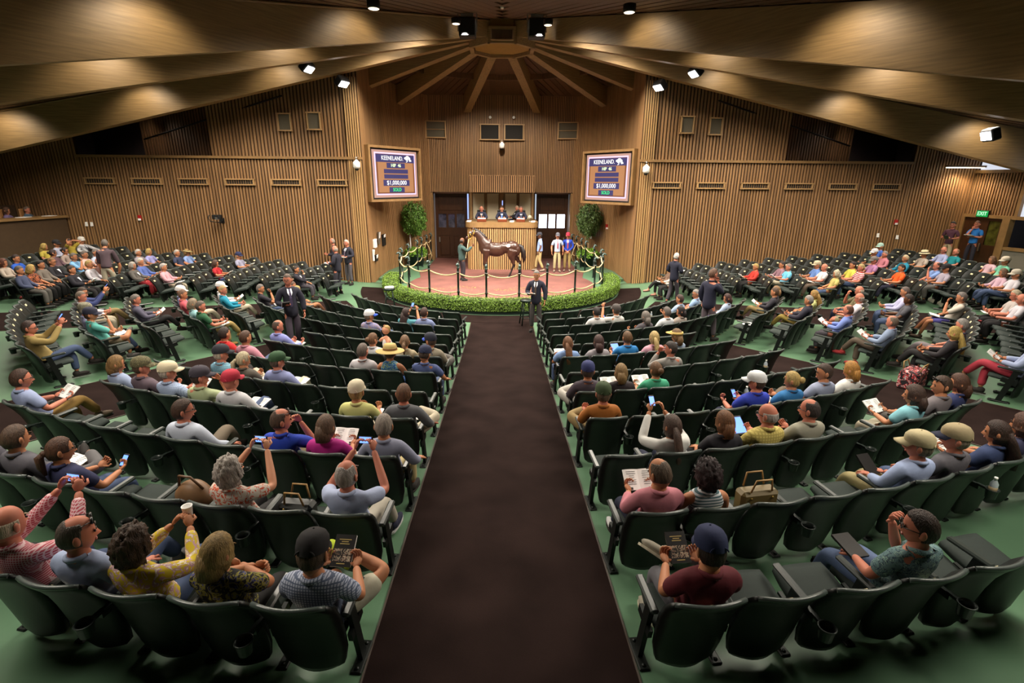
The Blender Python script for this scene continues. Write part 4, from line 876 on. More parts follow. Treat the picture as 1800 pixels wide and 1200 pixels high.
# ---------------------------------------------------------------- people
SKIN = {'l': mat('skin_light', 'c98f70', 0.55, spec=0.3), 'm': mat('skin_tan', 'b57a58', 0.55, spec=0.3), 'r': mat('skin_ruddy', 'bd7760', 0.55, spec=0.3), 'd': mat('skin_dark', '5f3c28', 0.5, spec=0.3)}
M_EYE = mat('eye_dark', '1c1614', 0.3); M_LIP = mat('lip', '9a5548', 0.5); M_GLASS = mat('spectacle_frame', '1a1512', 0.3)
def cloth(c):
    if isinstance(c, tuple): return patmat(*c)
    return mat('cloth_'+c, c, 0.85, noise=0.06, nscale=5, bump=0.15, bscale=18)
def hairmat(c): return mat('hair_'+c, c, 0.6, noise=0.42, nscale=22, stretch=(3.5, 3.5, 0.5), bump=0.5, bscale=50)
HR = (0.079, 0.099, 0.121)
def headfn(d, p):
    """turn an ellipsoid into a head: narrow jaw, brow, nose, cheeks, chin, flat face"""
    x, y, z = p; f = max(0.0, d.y)
    if d.z < -0.1: k = 1-0.30*min(1, (-d.z-0.1)/0.9)**1.2; x *= k; y *= (1-0.16*(-d.z-0.1)) if d.y < 0 else 1.0
    if d.y > 0.2: y -= 0.012*(1-abs(d.z))                     # flatter face
    if d.y > 0.80 and abs(d.x) < 0.22 and -0.38 < d.z < 0.12: y += 0.024*(1-abs(d.x)/0.22)*(1-abs(d.z+0.2)/0.34 if abs(d.z+0.2) < 0.34 else 0)+0.004
    if d.y > 0.6 and 0.02 < d.z < 0.3 and 0.15 < abs(d.x) < 0.55: y -= 0.008
    if d.y > 0.7 and d.z < -0.75: y += 0.014
    return Vector((x, y, z))
def arrs(b): return np.array([tuple(v) for v in b.v]), list(b.f), list(b.m), list(b.sm)
def head_arr(n, m):
    b = MB(); b.ell((0, 0, 0), HR, n, m, 0, fn=headfn)
    for s in (-1, 1):
        b.ell((s*0.080, -0.008, -0.005), (0.012, 0.022, 0.034), 8, 6, 0, rot=(0.1, 0, s*0.35))
        b.ell((s*0.031, 0.0835, 0.012), (0.014, 0.007, 0.008), 8, 5, 1); b.box((s*0.031, 0.091, 0.030), (0.034, 0.006, 0.006), (0, -s*0.1, 0), 3)
    b.ell((0, 0.0835, -0.058), (0.024, 0.008, 0.007), 8, 5, 2)
    return arrs(b)
HEAD_HI = head_arr(20, 16); HEAD_LO = head_arr(14, 11)
def hand(b, wr, fdir, nrm, side, curl=0.5, big=True, grip=False):
    """palm, four unequal bent fingers and a thumb leaving the side of the palm"""
    f = Vector(fdir).normalized(); n_ = Vector(nrm); n_ = (n_-f*n_.dot(f)).normalized(); t = f.cross(n_)*side; w0 = Vector(wr)
    Q = Matrix((t, f, n_)).transposed()
    b.ell(w0+f*0.042, (0.040, 0.050, 0.016), 8, 6, 0, rot=Q); ns = 5 if not big else 6
    for i, (ox, L) in enumerate(((-0.030, 0.062), (-0.010, 0.075), (0.010, 0.078), (0.030, 0.068))):
        p0 = w0+f*0.076+t*ox; a = curl; p1 = p0+(f*math.cos(a)+n_*math.sin(a))*L*0.45; p2 = p1+(f*math.cos(a*2)+n_*math.sin(a*2))*L*0.32; p3 = p2+(f*math.cos(a*2.8)+n_*math.sin(a*2.8))*L*0.23
        b.tube([p0-f*0.012, p1, p2, p3], [0.0098, 0.0092, 0.0082, 0.0062], ns)
    q0 = w0+f*0.025+t*0.032; q1 = q0+(t*0.8+f*0.6+n_*0.25).normalized()*0.038; q2 = q1+(f*0.9+n_*0.5+t*0.1).normalized()*0.032
    b.tube([q0-t*0.012, q1, q2], [0.013, 0.011, 0.008], ns)
# --- skeletons: seated frame, +Y forward, origin on the floor under the seat
def mir(p, s): return Vector((p[0]*s, p[1], p[2]))
ARMS = {  # right-hand joints (elbow, wrist, finger dir, palm normal) per side; None for the left copies the right
 'lap':   ((.245, -.09, .76), (.10, .15, .665), (-.3, 1, -.1), (0, -.2, -1)),
 'read':  ((.24, -.06, .76), (.125, .17, .76), (-.15, 1, .25), (-.5, .0, 1)),
 'rest':  ((.285, -.10, .75), (.262, .12, .62), (0, 1, -.15), (0, -.1, -1)),
 'phone': ((.25, .05, .90), (.085, .25, 1.14), (-.25, .35, 1), (-.6, .2, -.1)),
 'chin':  ((.20, .12, .76), (.06, .07, 1.02), (-.3, -.2, .9), (0, -1, .3)),
 'cross': ((.235, .01, .80), (-.06, .10, .82), (-1, .15, .1), (0, -1, 0)),
 'low':   ((.255, -.04, .74), (.14, .22, .72), (-.2, 1, .4), (-.6, 0, .8)),
 'wide':  ((.35, -.02, .80), (.30, .24, .74), (0.2, 1, 0), (0, 0, -1)),
 'cup':   ((.24, .05, .86), (.07, .24, 1.00), (-.5, .4, .8), (-.8, .3, .1)),
 'behind': ((.27, .06, 1.16), (.10, -.16, 1.20), (-1, -.4, 0), (0, 1, 0)),
}
LEGS = {
 'down': (((.115, .30, .50), (.125, .33, .10), (0.1, 1, 0)), ((-.115, .32, .50), (-.125, .30, .10), (-.1, 1, 0))),
 'fwd':  (((.12, .34, .49), (.13, .56, .10), (0.1, 1, 0.1)), ((-.12, .34, .49), (-.13, .46, .10), (-.1, 1, 0.1))),
 'ankR': (((.30, .27, .60), (-.02, .42, .61), (-.75, .5, .35)), ((-.11, .33, .50), (-.12, .36, .10), (-.1, 1, 0))),
 'ankL': (((.11, .33, .50), (.12, .36, .10), (.1, 1, 0)), ((-.30, .27, .60), (.02, .42, .61), (.75, .5, .35))),
 'overR': (((-.01, .38, .61), (-.09, .62, .27), (-.1, .9, -.1)), ((-.08, .32, .48), (-.06, .34, .10), (0, 1, 0))),
 'overL': (((.08, .32, .48), (.06, .34, .10), (0, 1, 0)), ((.01, .38, .61), (.09, .62, .27), (.1, .9, -.1))),
 'stand': (((.10, .02, .50), (.11, -.01, .10), (.15, 1, 0)), ((-.10, .03, .50), (-.12, .02, .10), (-.15, 1, 0))),
 'walk': (((.09, .10, .50), (.10, .16, .11), (.1, 1, 0)), ((-.09, -.01, .50), (-.10, -.17, .12), (-.1, 1, -.1))),
}
SARMS = {
 'down': ((.26, -.02, 1.13), (.25, .08, .89), (0, .25, -1), (-1, 0, 0)),
 'hold': ((.26, -.02, 1.13), (.13, .24, 1.12), (-.5, 1, .1), (-.3, 0, 1)),
 'fold': ((.24, .06, 1.15), (-.05, .20, 1.18), (-1, .1, .1), (0, -1, 0)),
 'chin': ((.19, .17, 1.18), (.05, .15, 1.44), (-.2, 0, 1), (0, -1, .3)),
 'lead': ((.30, .10, 1.22), (.24, .36, 1.42), (0, .7, .6), (-1, 0, 0)),
 'clasp': ((.25, -.02, 1.12), (.05, .17, .94), (-.6, .5, -.5), (0, -1, 0)),
 'knee': ((.24, .28, 1.02), (.16, .42, .82), (-.1, .8, -.6), (0, -.3, -1)),
}
def skel(arm, leg, standing, lean=0.0):
    J = {}; DZ = 0.0
    if standing:
        J.update(pel=(0, 0, .93), wai=(0, 0, 1.07), che=(0, -.01, 1.24), upc=(0, -.02, 1.36), nek=(0, -.01, 1.47), hed=(0, .025, 1.61)); shz, shy, hipz, hipy = 1.38, -.015, .89, 0; A = SARMS
    else:
        J.update(pel=(0, -.03, .48), wai=(0, -.085, .585), che=(0, -.135, .72), upc=(0, -.17, .825), nek=(0, -.175, .925), hed=(0, -.145, 1.05)); shz, shy, hipz, hipy = .85, -.165, .475, 0.0; A = ARMS; DZ = -.10
    la, ra = (arm.split('/')+[arm])[:2] if '/' in arm else (arm, arm)
    for s, nm_, a in ((-1, 'L', la), (1, 'R', ra)):
        J['sh'+nm_] = (s*.165, shy, shz); J['el'+nm_] = mir(A[a][0], s)+Vector((0, 0, DZ)); J['wr'+nm_] = mir(A[a][1], s)+Vector((0, .02 if DZ else 0, DZ*.85)); J['fd'+nm_] = mir(A[a][2], s); J['pn'+nm_] = mir(A[a][3], s)
        k = LEGS[leg][0 if s > 0 else 1]; J['hp'+nm_] = (s*.088, hipy, hipz); J['kn'+nm_] = Vector(k[0])+Vector((0, .02, DZ*.35)); J['an'+nm_] = k[1]; J['td'+nm_] = k[2]
    J = {k: Vector(v) for k, v in J.items()}
    if lean:
        Q = Matrix.Rotation(R(-lean), 3, 'X'); o = J['pel'].copy()
        for k in list(J):
            if k in ('wai', 'che', 'upc', 'nek', 'hed') or k[:2] in ('sh', 'el', 'wr'): J[k] = o+Q @ (J[k]-o)
            elif k[:2] in ('fd', 'pn'): J[k] = Q @ J[k]
    return J
CACHE = {}
def chain(J, names, rad, edges, level, grow=0.0):
    idx = {n: i for i, n in enumerate(names)}
    me = skinmesh([J[n] for n in names], [(idx[a], idx[c]) for a, c in edges], [(r_[0]+grow, r_[1]+grow) if isinstance(r_, tuple) else r_+grow for r_ in rad], level)
    v = np.empty(len(me.vertices)*3); me.vertices.foreach_get('co', v); f = [tuple(p.vertices) for p in me.polygons]; bpy.data.meshes.remove(me)
    return v.reshape(-1, 3), f
def midj(J, a, c, k): J[a+c+str(k)] = J[a].lerp(J[c], k); return a+c+str(k)
def posed(arm, leg, standing, lean, level):
    key = (arm, leg, standing, lean, level)
    if key in CACHE: return CACHE[key]
    J = skel(arm, leg, standing, lean)
    names = ['pel', 'wai', 'che', 'upc', 'nek', 'hed']; rad = [.125, .115, .125, .105, .056, .050]; E = [('pel', 'wai'), ('wai', 'che'), ('che', 'upc'), ('upc', 'nek'), ('nek', 'hed')]
    for s in 'LR':
        fm = midj(J, 'el'+s, 'wr'+s, 0.35)
        names += ['sh'+s, 'el'+s, fm, 'wr'+s, 'hp'+s, 'kn'+s]; rad += [.056, .041, .040, .026, .078, .056]; cm = midj(J, 'kn'+s, 'an'+s, 0.35); names += [cm, 'an'+s]; rad += [.054, .036]
        E += [('upc', 'sh'+s), ('sh'+s, 'el'+s), ('el'+s, fm), (fm, 'wr'+s), ('pel', 'hp'+s), ('hp'+s, 'kn'+s), ('kn'+s, cm), (cm, 'an'+s)]
    body = chain(J, names, rad, E, level)
    hb = MB()
    for s, sg in (('L', -1), ('R', 1)): hand(hb, J['wr'+s], J['fd'+s], J['pn'+s], -sg, 0.45 if arm.split('/')[-1 if s == 'R' else 0] in ('lap', 'rest', 'down', 'wide', 'knee') else 0.75, level > 1)
    out = dict(J=J, body=body, hand=arrs(hb)); CACHE[key] = out; return out
def shirt_mesh(arm, leg, standing, lean, level, sleeve, jacket):
    key = ('shirt', arm, leg[:2] if 0 else '', standing, lean, level, sleeve, jacket)
    if key in CACHE: return CACHE[key]
    J = dict(posed(arm, leg, standing, lean, level)['J']); J['hem'] = J['pel']+Vector((0, 0.0, -0.16 if (standing and jacket) else -0.03)); 
    names = ['hem', 'pel', 'wai', 'che', 'upc', 'nkb']; J['nkb'] = J['upc'].lerp(J['nek'], 0.95); g = 0.012 if jacket else 0.0
    rad = [.150, .150, .140, .152, .130, .074]; E = [('hem', 'pel'), ('pel', 'wai'), ('wai', 'che'), ('che', 'upc'), ('upc', 'nkb')]
    for s in 'LR':
        names += ['sh'+s]; rad += [.080]; E += [('upc', 'sh'+s)]
        if sleeve == 'L': names += ['el'+s]; rad += [.060]; w_ = midj(J, 'el'+s, 'wr'+s, 0.88); names.append(w_); rad.append(.042); E += [('sh'+s, 'el'+s), ('el'+s, w_)]
        elif sleeve == 'S': m1 = midj(J, 'sh'+s, 'el'+s, 0.45); m2 = midj(J, 'sh'+s, 'el'+s, 0.82); names += [m1, m2]; rad += [.070, .064]; E += [('sh'+s, m1), (m1, m2)]
    v, f = chain(J, names, rad, E, level, g); b = MB(); b.v = [tuple(p) for p in v]; b.f = f; b.m = [0]*len(f); b.sm = [True]*len(f)
    nk = J['upc'].lerp(J['nek'], 0.86); b.tube([nk+Vector((.064*math.cos(a), .064*math.sin(a)*1.05, .012 if math.sin(a) < 0 else -.018*math.sin(a))) for a in [2*PI*i/12 for i in range(13)]], 0.014, 6, caps=False, flat=1.4)
    me = b.mesh('shirt', M_WHITE); CACHE[key] = me; return me
def trouser_mesh(arm, leg, standing, lean, level, kind):
    key = ('tr', leg, standing, level, kind)
    if key in CACHE: return CACHE[key]
    J = dict(posed(arm, leg, standing, lean, level)['J']); J['pel'] = Vector((0, 0, .93)) if standing else Vector((0, -.03, .48))
    J['top'] = J['pel']+Vector((0, -.02, .06)); names = ['pel', 'top']; rad = [.132, .125]; E = [('pel', 'top')]
    for s in 'LR':
        if kind == 'skirt': m1 = midj(J, 'hp'+s, 'kn'+s, 0.8); names += ['hp'+s, m1]; rad += [.11, .10]; E += [('pel', 'hp'+s), ('hp'+s, m1)]
        elif kind == 'short': m0 = midj(J, 'hp'+s, 'kn'+s, 0.5); m1 = midj(J, 'hp'+s, 'kn'+s, 0.85); names += ['hp'+s, m0, m1]; rad += [.098, .090, .082]; E += [('pel', 'hp'+s), ('hp'+s, m0), (m0, m1)]
        else: m1 = midj(J, 'kn'+s, 'an'+s, 0.5); m2 = midj(J, 'kn'+s, 'an'+s, 0.90); names += ['hp'+s, 'kn'+s, m1, m2]; rad += [.095, .074, .066, .060]; E += [('pel', 'hp'+s), ('hp'+s, 'kn'+s), ('kn'+s, m1), (m1, m2)]
    v, f = chain(J, names, rad, E, level); b = MB(); b.v = [tuple(p) for p in v]; b.f = f; b.m = [0]*len(f); b.sm = [True]*len(f)
    me = b.mesh('trousers', M_WHITE); CACHE[key] = me; return me
def shoe_meshes(J, key):
    if key in CACHE: return CACHE[key]
    out = []
    for s in 'LR':
        f = J['td'+s].normalized(); upv = (J['kn'+s]-J['an'+s]).normalized(); n_ = (upv-f*upv.dot(f)).normalized(); t = f.cross(n_); Q = Matrix((t, f, n_)).transposed(); b = MB(); c = J['an'+s]
        b.ell(c+f*0.055-n_*0.052, (0.045, 0.135, 0.040), 10, 8, 0, rot=Q); b.ell(c-f*0.015-n_*0.03, (0.040, 0.06, 0.05), 8, 6, 0, rot=Q)
        vs = []; 
        for zz in (-0.098, -0.078):
            for i in range(12):
                a = 2*PI*i/12; vs.append(c+t*0.047*math.cos(a)*(1 if math.sin(a) > 0 else .85)+f*(0.05+0.143*math.sin(a))+n_*zz)
        b.add(vs, [(i, (i+1) % 12, 12+(i+1) % 12, 12+i) for i in range(12)]+[tuple(range(11, -1, -1)), tuple(range(12, 24))], 1)
        out.append(b.mesh('shoe', [M_BLACK, M_WHITE]))
    CACHE[key] = out; return out
def hair_mesh(style, lo=True):
    key = ('hair', style, lo)
    if key in CACHE: return CACHE[key]
    b = MB(); n, m = (18, 14) if lo else (54, 30); rnd = random.Random(len(style)*7+1)
    def cover(d):
        fr = d.y
        if style == 'bald': return (d.z < 0.35 and d.z > -0.45 and fr < 0.25)
        if style == 'thin': return (d.z > -0.45 and fr < 0.30) and not (d.z > 0.80 and fr > -0.45)
        lim = 0.62 if fr > 0.62 else (0.05+0.57*max(0, (fr-0.15))/0.47 if fr > 0.15 else (-0.15 if fr > -0.05 else -0.52))
        if style in ('bob', 'long', 'curly', 'wave'): lim = 0.55 if fr > 0.66 else (-0.25 if fr > 0.25 else -0.95)
        if style in ('pony', 'bun'): lim = 0.60 if fr > 0.66 else (-0.05 if fr > 0.1 else -0.55)
        return d.z > lim
    from mathutils import noise as MN
    def fn(d, p):
        q = headfn(d, p)
        if not cover(d): return q*0.90
        k = {'short': 1.07, 'bald': 1.035, 'thin': 1.045, 'bob': 1.15, 'long': 1.12, 'curly': 1.27, 'pony': 1.08, 'bun': 1.09, 'wave': 1.18}[style]
        if style in ('bob', 'long', 'wave', 'curly') and d.z < 0: k += 0.10*(-d.z)
        if style == 'curly': k += .22*MN.noise(d*(5 if not lo else 3.2)+Vector((3, 1, 7)))+.10*MN.noise(d*11)
        elif not lo: k += .022*MN.noise(Vector((d.x*9, d.y*9, d.z*2.2)))+.012*math.sin(26*math.atan2(d.x, d.y+.3)+3*math.sin(4*d.z))
        if style in ('short', 'wave'): k += rnd.uniform(-.012, .012)
        r_ = Vector((q.x*k, q.y*k if d.y < .3 else q.y*(1+(k-1)*.7), q.z*(k if d.z > 0 else k*0.98)))
        if style in ('bob', 'wave', 'long', 'curly') and d.z < -0.2: r_.x *= 1.12
        return r_
    b.ell((0, 0, 0), HR, n, m, 0, fn=fn)
    if style == 'bob': b.tube([(0, -.045, .02), (0, -.055, -.06), (0, -.055, -.135)], [.08, .088, .072], 12, flat=.75)
    if style == 'wave': b.tube([(0, -.05, .0), (0, -.06, -.08), (0, -.07, -.17)], [.085, .10, .07], 12, flat=.7)
    if style == 'long': b.tube([(0, -.05, .02), (0, -.085, -.08), (0, -.12, -.2), (0, -.125, -.34)], [.08, .095, .10, .06], 12, flat=.42)
    if style == 'pony': b.ell((0, -.11, .0), (.03, .03, .03), 8, 6); b.tube([(0, -.105, .01), (0, -.145, -.03), (0, -.14, -.12), (0, -.12, -.2)], [.02, .034, .03, .012], 8)
    if style == 'bun': b.ell((0, -.115, .02), (.045, .04, .045), 10, 8)
    me = b.mesh('hair', M_BLACK); CACHE[key] = me; return me
def hat_mesh(kind, lo=True):
    key = ('hat', kind)
    if key in CACHE: return CACHE[key]
    b = MB(); n = 18
    if kind in ('cap', 'capb', 'flat'):
        s = -1 if kind == 'capb' else 1
        prof = [(1.14, 0.032), (1.16, 0.06), (1.10, 0.095), (0.86, 0.128), (0.5, 0.146), (0.05, 0.150)]
        vs = [(HR[0]*r_*math.cos(2*PI*k/n), HR[1]*r_*math.sin(2*PI*k/n)-0.004, z-0.012*math.sin(2*PI*k/n)*(1-z/0.15)*s*-1) for r_, z in prof for k in range(n)]
        b.add(vs, [(i*n+k, i*n+(k+1) % n, (i+1)*n+(k+1) % n, (i+1)*n+k) for i in range(5) for k in range(n)]+[tuple(5*n+k for k in range(n))], 0, True)
        L = 0.075 if kind != 'flat' else 0.03; vs = []; nb = 8
        for j, (e, dz) in enumerate(((0.0, 0.0), (0.6, 0.0), (1.0, -0.004), (1.0, -0.010), (0.0, -0.008))):
            for i in range(nb+1):
                a = PI*(0.12+0.76*i/nb); vs.append((HR[0]*1.10*math.cos(a)*(1-0.06*e), s*(HR[1]*1.06*math.sin(a)+L*e*math.sin(a)**0.6), 0.040+dz-0.014*e+0.012*abs(math.sin(a))-0.018*abs(math.cos(a))*e))
        b.add(vs, [(j*(nb+1)+i, j*(nb+1)+i+1, (j+1)*(nb+1)+i+1, (j+1)*(nb+1)+i) for j in range(4) for i in range(nb)], 1, True)
        if kind != 'flat': b.ell((0, -0.004, 0.151), (0.007, 0.007, 0.005), 6, 4)
        if kind == 'cap': b.tube([(0.055*math.cos(a), -HR[1]*1.02-0.006+0.0*a, 0.028+0.03*math.sin(a)) for a in [PI*i/8 for i in range(9)]], 0.005, 5)
    elif kind in ('straw', 'fedora'):
        R_ = 0.215 if kind == 'straw' else 0.155
        b.lathe([(R_, 0.030), (R_*0.98, 0.036), (0.13, 0.050), (0.105, 0.055), (0.100, 0.10), (0.085, 0.138), (0.05, 0.145 if kind == 'straw' else 0.135), (0.005, 0.146 if kind == 'straw' else 0.13)], n=22); b.lathe([(0.106, 0.056), (0.108, 0.058), (0.106, 0.085), (0.10, 0.086)], n=22, mi=1)
    elif kind == 'visor':
        b.tube([(HR[0]*1.14*math.cos(a), HR[1]*1.12*math.sin(a), 0.055) for a in [2*PI*i/18 for i in range(19)]], 0.016, 6, caps=False, flat=1.6); nb = 8; vs = []
        for e in (0, 1):
            for i in range(nb+1): a = PI*(0.05+0.9*i/nb); vs.append((HR[0]*1.15*math.cos(a)*(1+.25*e), HR[1]*1.1*math.sin(a)+0.10*e*math.sin(a), 0.058-0.01*e))
        vs += [(x, y, z-.006) for x, y, z in vs]; k = nb+1
        b.add(vs, [(i, i+1, k+i+1, k+i) for i in range(nb)]+[(2*k+i+1, 2*k+i, 3*k+i, 3*k+i+1) for i in range(nb)]+[(k+i, k+i+1, 3*k+i+1, 3*k+i) for i in range(nb)], 0, True)
    me = b.mesh('hat', [M_BLACK, M_BLACK]); CACHE[key] = me; return me
def link_m(name, me, mats, parent, mw=None):
    o = bpy.data.objects.new(name, me); COL.objects.link(o); o.parent = parent
    for i, m_ in enumerate(mats):
        if i < len(o.material_slots): o.material_slots[i].link = 'OBJECT'; o.material_slots[i].material = m_
    if mw is not None: o.matrix_local = mw
    return o
def person(loc, rz, label, top, sl, bot, arm='lap', leg='down', hair=('short', '3a2a1e'), hat=None, yaw=0, nod=-4, skin='m', standing=False, lean=0, scale=1.0, shoes='1c1714', sole=None, bk='long', near=False, jacket=False, tie=None, glasses=False, held=None, cat='person'):
    level = 2 if near else 1; ps = posed(arm, leg, standing, lean, level); J = ps['J']
    t = empty('person', loc, rz); t.scale = (scale,)*3; tag(t, label, cat)
    hi = HEAD_HI if near else HEAD_LO; hc = J['hed']; Hm = Matrix.Rotation(R(yaw), 4, 'Z') @ Matrix.Rotation(R(nod-lean*0.3), 4, 'X')
    HS = 1.07; H3 = np.array(Hm.to_3x3())*HS; hv_ = hi[0] @ H3.T+np.array(hc)
    bv, bf = ps['body']; hd = ps['hand']; n1 = len(bv); n2 = n1+len(hd[0])
    vs = np.concatenate([bv, hd[0], hv_]); fs = bf+[tuple(i+n1 for i in f) for f in hd[1]]+[tuple(i+n2 for i in f) for f in hi[1]]
    me = bpy.data.meshes.new('body'); me.from_pydata(vs.tolist(), [], fs)
    for m_ in (SKIN[skin], M_EYE, M_LIP, hairmat(hair[1])): me.materials.append(m_)
    me.polygons.foreach_set('material_index', [0]*(len(bf)+len(hd[1]))+hi[2]); me.polygons.foreach_set('use_smooth', [True]*len(fs)); me.update(); link('body', me, t)
    HM = Matrix.Translation(hc) @ Hm @ Matrix.Scale(HS, 4)
    link_m('jacket' if jacket else 'shirt', shirt_mesh(arm, leg, standing, lean, level, sl, jacket), [cloth(top)], t)
    link_m('trousers' if bk == 'long' else ('shorts' if bk == 'short' else 'skirt'), trouser_mesh(arm, leg, standing, lean, level, bk), [cloth(bot)], t)
    sm = shoe_meshes(J, ('shoes', leg, standing))
    for s_ in sm: link_m('shoe', s_, [cloth(shoes), cloth(sole or '2a2622')], t)
    if hair[0] != 'none': link_m('hair', hair_mesh(hair[0], not near), [hairmat(hair[1])], t, HM)
    if hat: link_m({'cap': 'cap', 'capb': 'cap', 'flat': 'flat_cap', 'straw': 'straw_hat', 'fedora': 'brimmed_hat', 'visor': 'visor'}[hat[0]], hat_mesh(hat[0]), [cloth(hat[1]), cloth(hat[2] if len(hat) > 2 else hat[1])], t, HM)
    if glasses:
        b = MB(); gz = 0.012 if glasses == 1 else 0.085; gy = 0.098 if glasses == 1 else 0.075; q = Matrix.Rotation(0 if glasses == 1 else R(35), 3, 'X')
        for s in (-1, 1):
            b.tube([(s*0.031+0.022*math.cos(a), gy, gz+0.016*math.sin(a)) for a in [2*PI*i/10 for i in range(11)]], 0.003 if glasses == 1 else 0.009, 5, caps=False); b.tube([(s*.053, gy, gz+.004), (s*.087, gy-.09 if glasses == 1 else gy-.07, gz)], 0.003, 5)
        b.tube([(-.01, gy, gz), (.01, gy, gz)], 0.003, 4); link_m('spectacles' if glasses == 1 else 'sunglasses', b.mesh('spectacles', M_GLASS), [], t, HM)
    if jacket or tie:   # shirt front and tie
        b = MB(); u, n_, w_ = J['upc'], J['nek'], J['che']; fy = 0.135
        P0 = (u.x, u.y+fy-0.028, n_.z-0.02); b.add([(-.045, n_.y+.055, n_.z-.03), (.045, n_.y+.055, n_.z-.03), (.050, u.y+fy+.012, u.z-.01), (0.0, w_.y+.174, w_.z+.00), (-.050, u.y+fy+.012, u.z-.01)], [(0, 4, 3, 2, 1)]); link_m('shirt_front', b.mesh('shirt_front', M_WHITE), [cloth('dfe3ee')], t)
        if tie:
            b = MB(); zt = n_.z-.035; pts = [(n_.y+.068, zt, .014), (u.y+fy+.020, u.z-.01, .017), (w_.y+.182, w_.z, .026), (J['wai'].y+.172, J['wai'].z+.02, .030), (J['wai'].y+.172, J['wai'].z-.02, .004)]
            vs = [(s*h_, y, z) for y, z, h_ in pts for s in (-1, 1)]+[(s*h_, y-.008, z) for y, z, h_ in pts for s in (-1, 1)]; b.add(vs, [(2*i, 2*i+1, 2*i+3, 2*i+2) for i in range(4)]+[(10+2*i+1, 10+2*i, 10+2*i+2, 10+2*i+3) for i in range(4)]+[(2*i, 2*i+2, 12+2*i, 10+2*i) for i in range(4)]+[(2*i+3, 2*i+1, 11+2*i, 13+2*i) for i in range(4)]); link_m('tie', b.mesh('tie', M_WHITE), [cloth(tie)], t)
    MWp = Matrix.Translation(Vector(loc)) @ Matrix.Rotation(rz, 4, 'Z') @ Matrix.Scale(scale, 4)
    if held: held_item(held, MWp, J, label, standing)
    return t
# --- things in hands or on laps
def item_meshes():
    D = {}
    b = MB()  # open catalogue: two slightly arched blocks of pages
    for s in (-1, 1):
        for j in range(4):
            x0, x1 = s*j*0.035, s*(j+1)*0.035; z0, z1 = [0.012*math.sin(PI*k/4*0.9)+0.004 for k in (j, j+1)]
            b.add([(x0, -.10, z0), (x1, -.10, z1), (x1, .10, z1), (x0, .10, z0), (x0, -.10, z0-.01), (x1, -.10, z1-.01), (x1, .10, z1-.01), (x0, .10, z0-.01)], [(0, 1, 2, 3) if s > 0 else (3, 2, 1, 0), (4, 7, 6, 5) if s > 0 else (5, 6, 7, 4), (0, 4, 5, 1), (3, 2, 6, 7), (1, 5, 6, 2)])
    D['cat'] = (b.mesh('pages', M_WHITE), None)
    b = MB(); r = random.Random(2)
    for s in (-1, 1):
        for k in range(7): b.box((s*.07, .075-.02*k, .0165), (.09*r.uniform(.5, 1), .004, .001))
        b.box((s*.10, -.085, .0165), (.05, .022, .001))
    D['cat_print'] = b.mesh('print', M_BLACK)
    b = MB(); b.box((0, 0, 0), (.15, .22, .018)); D['book'] = b.mesh('cover', M_BLACK)
    b = MB(); b.rbox((0, 0, 0), (.068, .138, .009), .004); D['phone'] = b.mesh('case', M_BLACK)
    b = MB(); b.box((0, 0, -.0052), (.058, .108, .001)); D['screen'] = b.mesh('screen', M_BLACK)
    b = MB(); b.rbox((0, 0, 0), (.17, .24, .010), .004); D['tablet'] = b.mesh('case', M_BLACK)
    b = MB(); b.box((0, 0, -.006), (.145, .20, .001)); D['tscreen'] = b.mesh('screen', M_BLACK)
    b = MB(); b.lathe([(.028, -.05), (.038, .05), (.040, .052), (.034, .050), (.028, .01)], n=14); D['cup'] = b.mesh('cup', M_WHITE)
    return D
IT = item_meshes(); M_SCR = mat('phone_screen_blue', (0.12, 0.25, 1.0), 0.3, emis=2.2); M_PRINT = mat('print_black', '1a1a1a', 0.6); M_PIC = patmat('floral', '302a26', 'b8a890', '6a3428', 40)
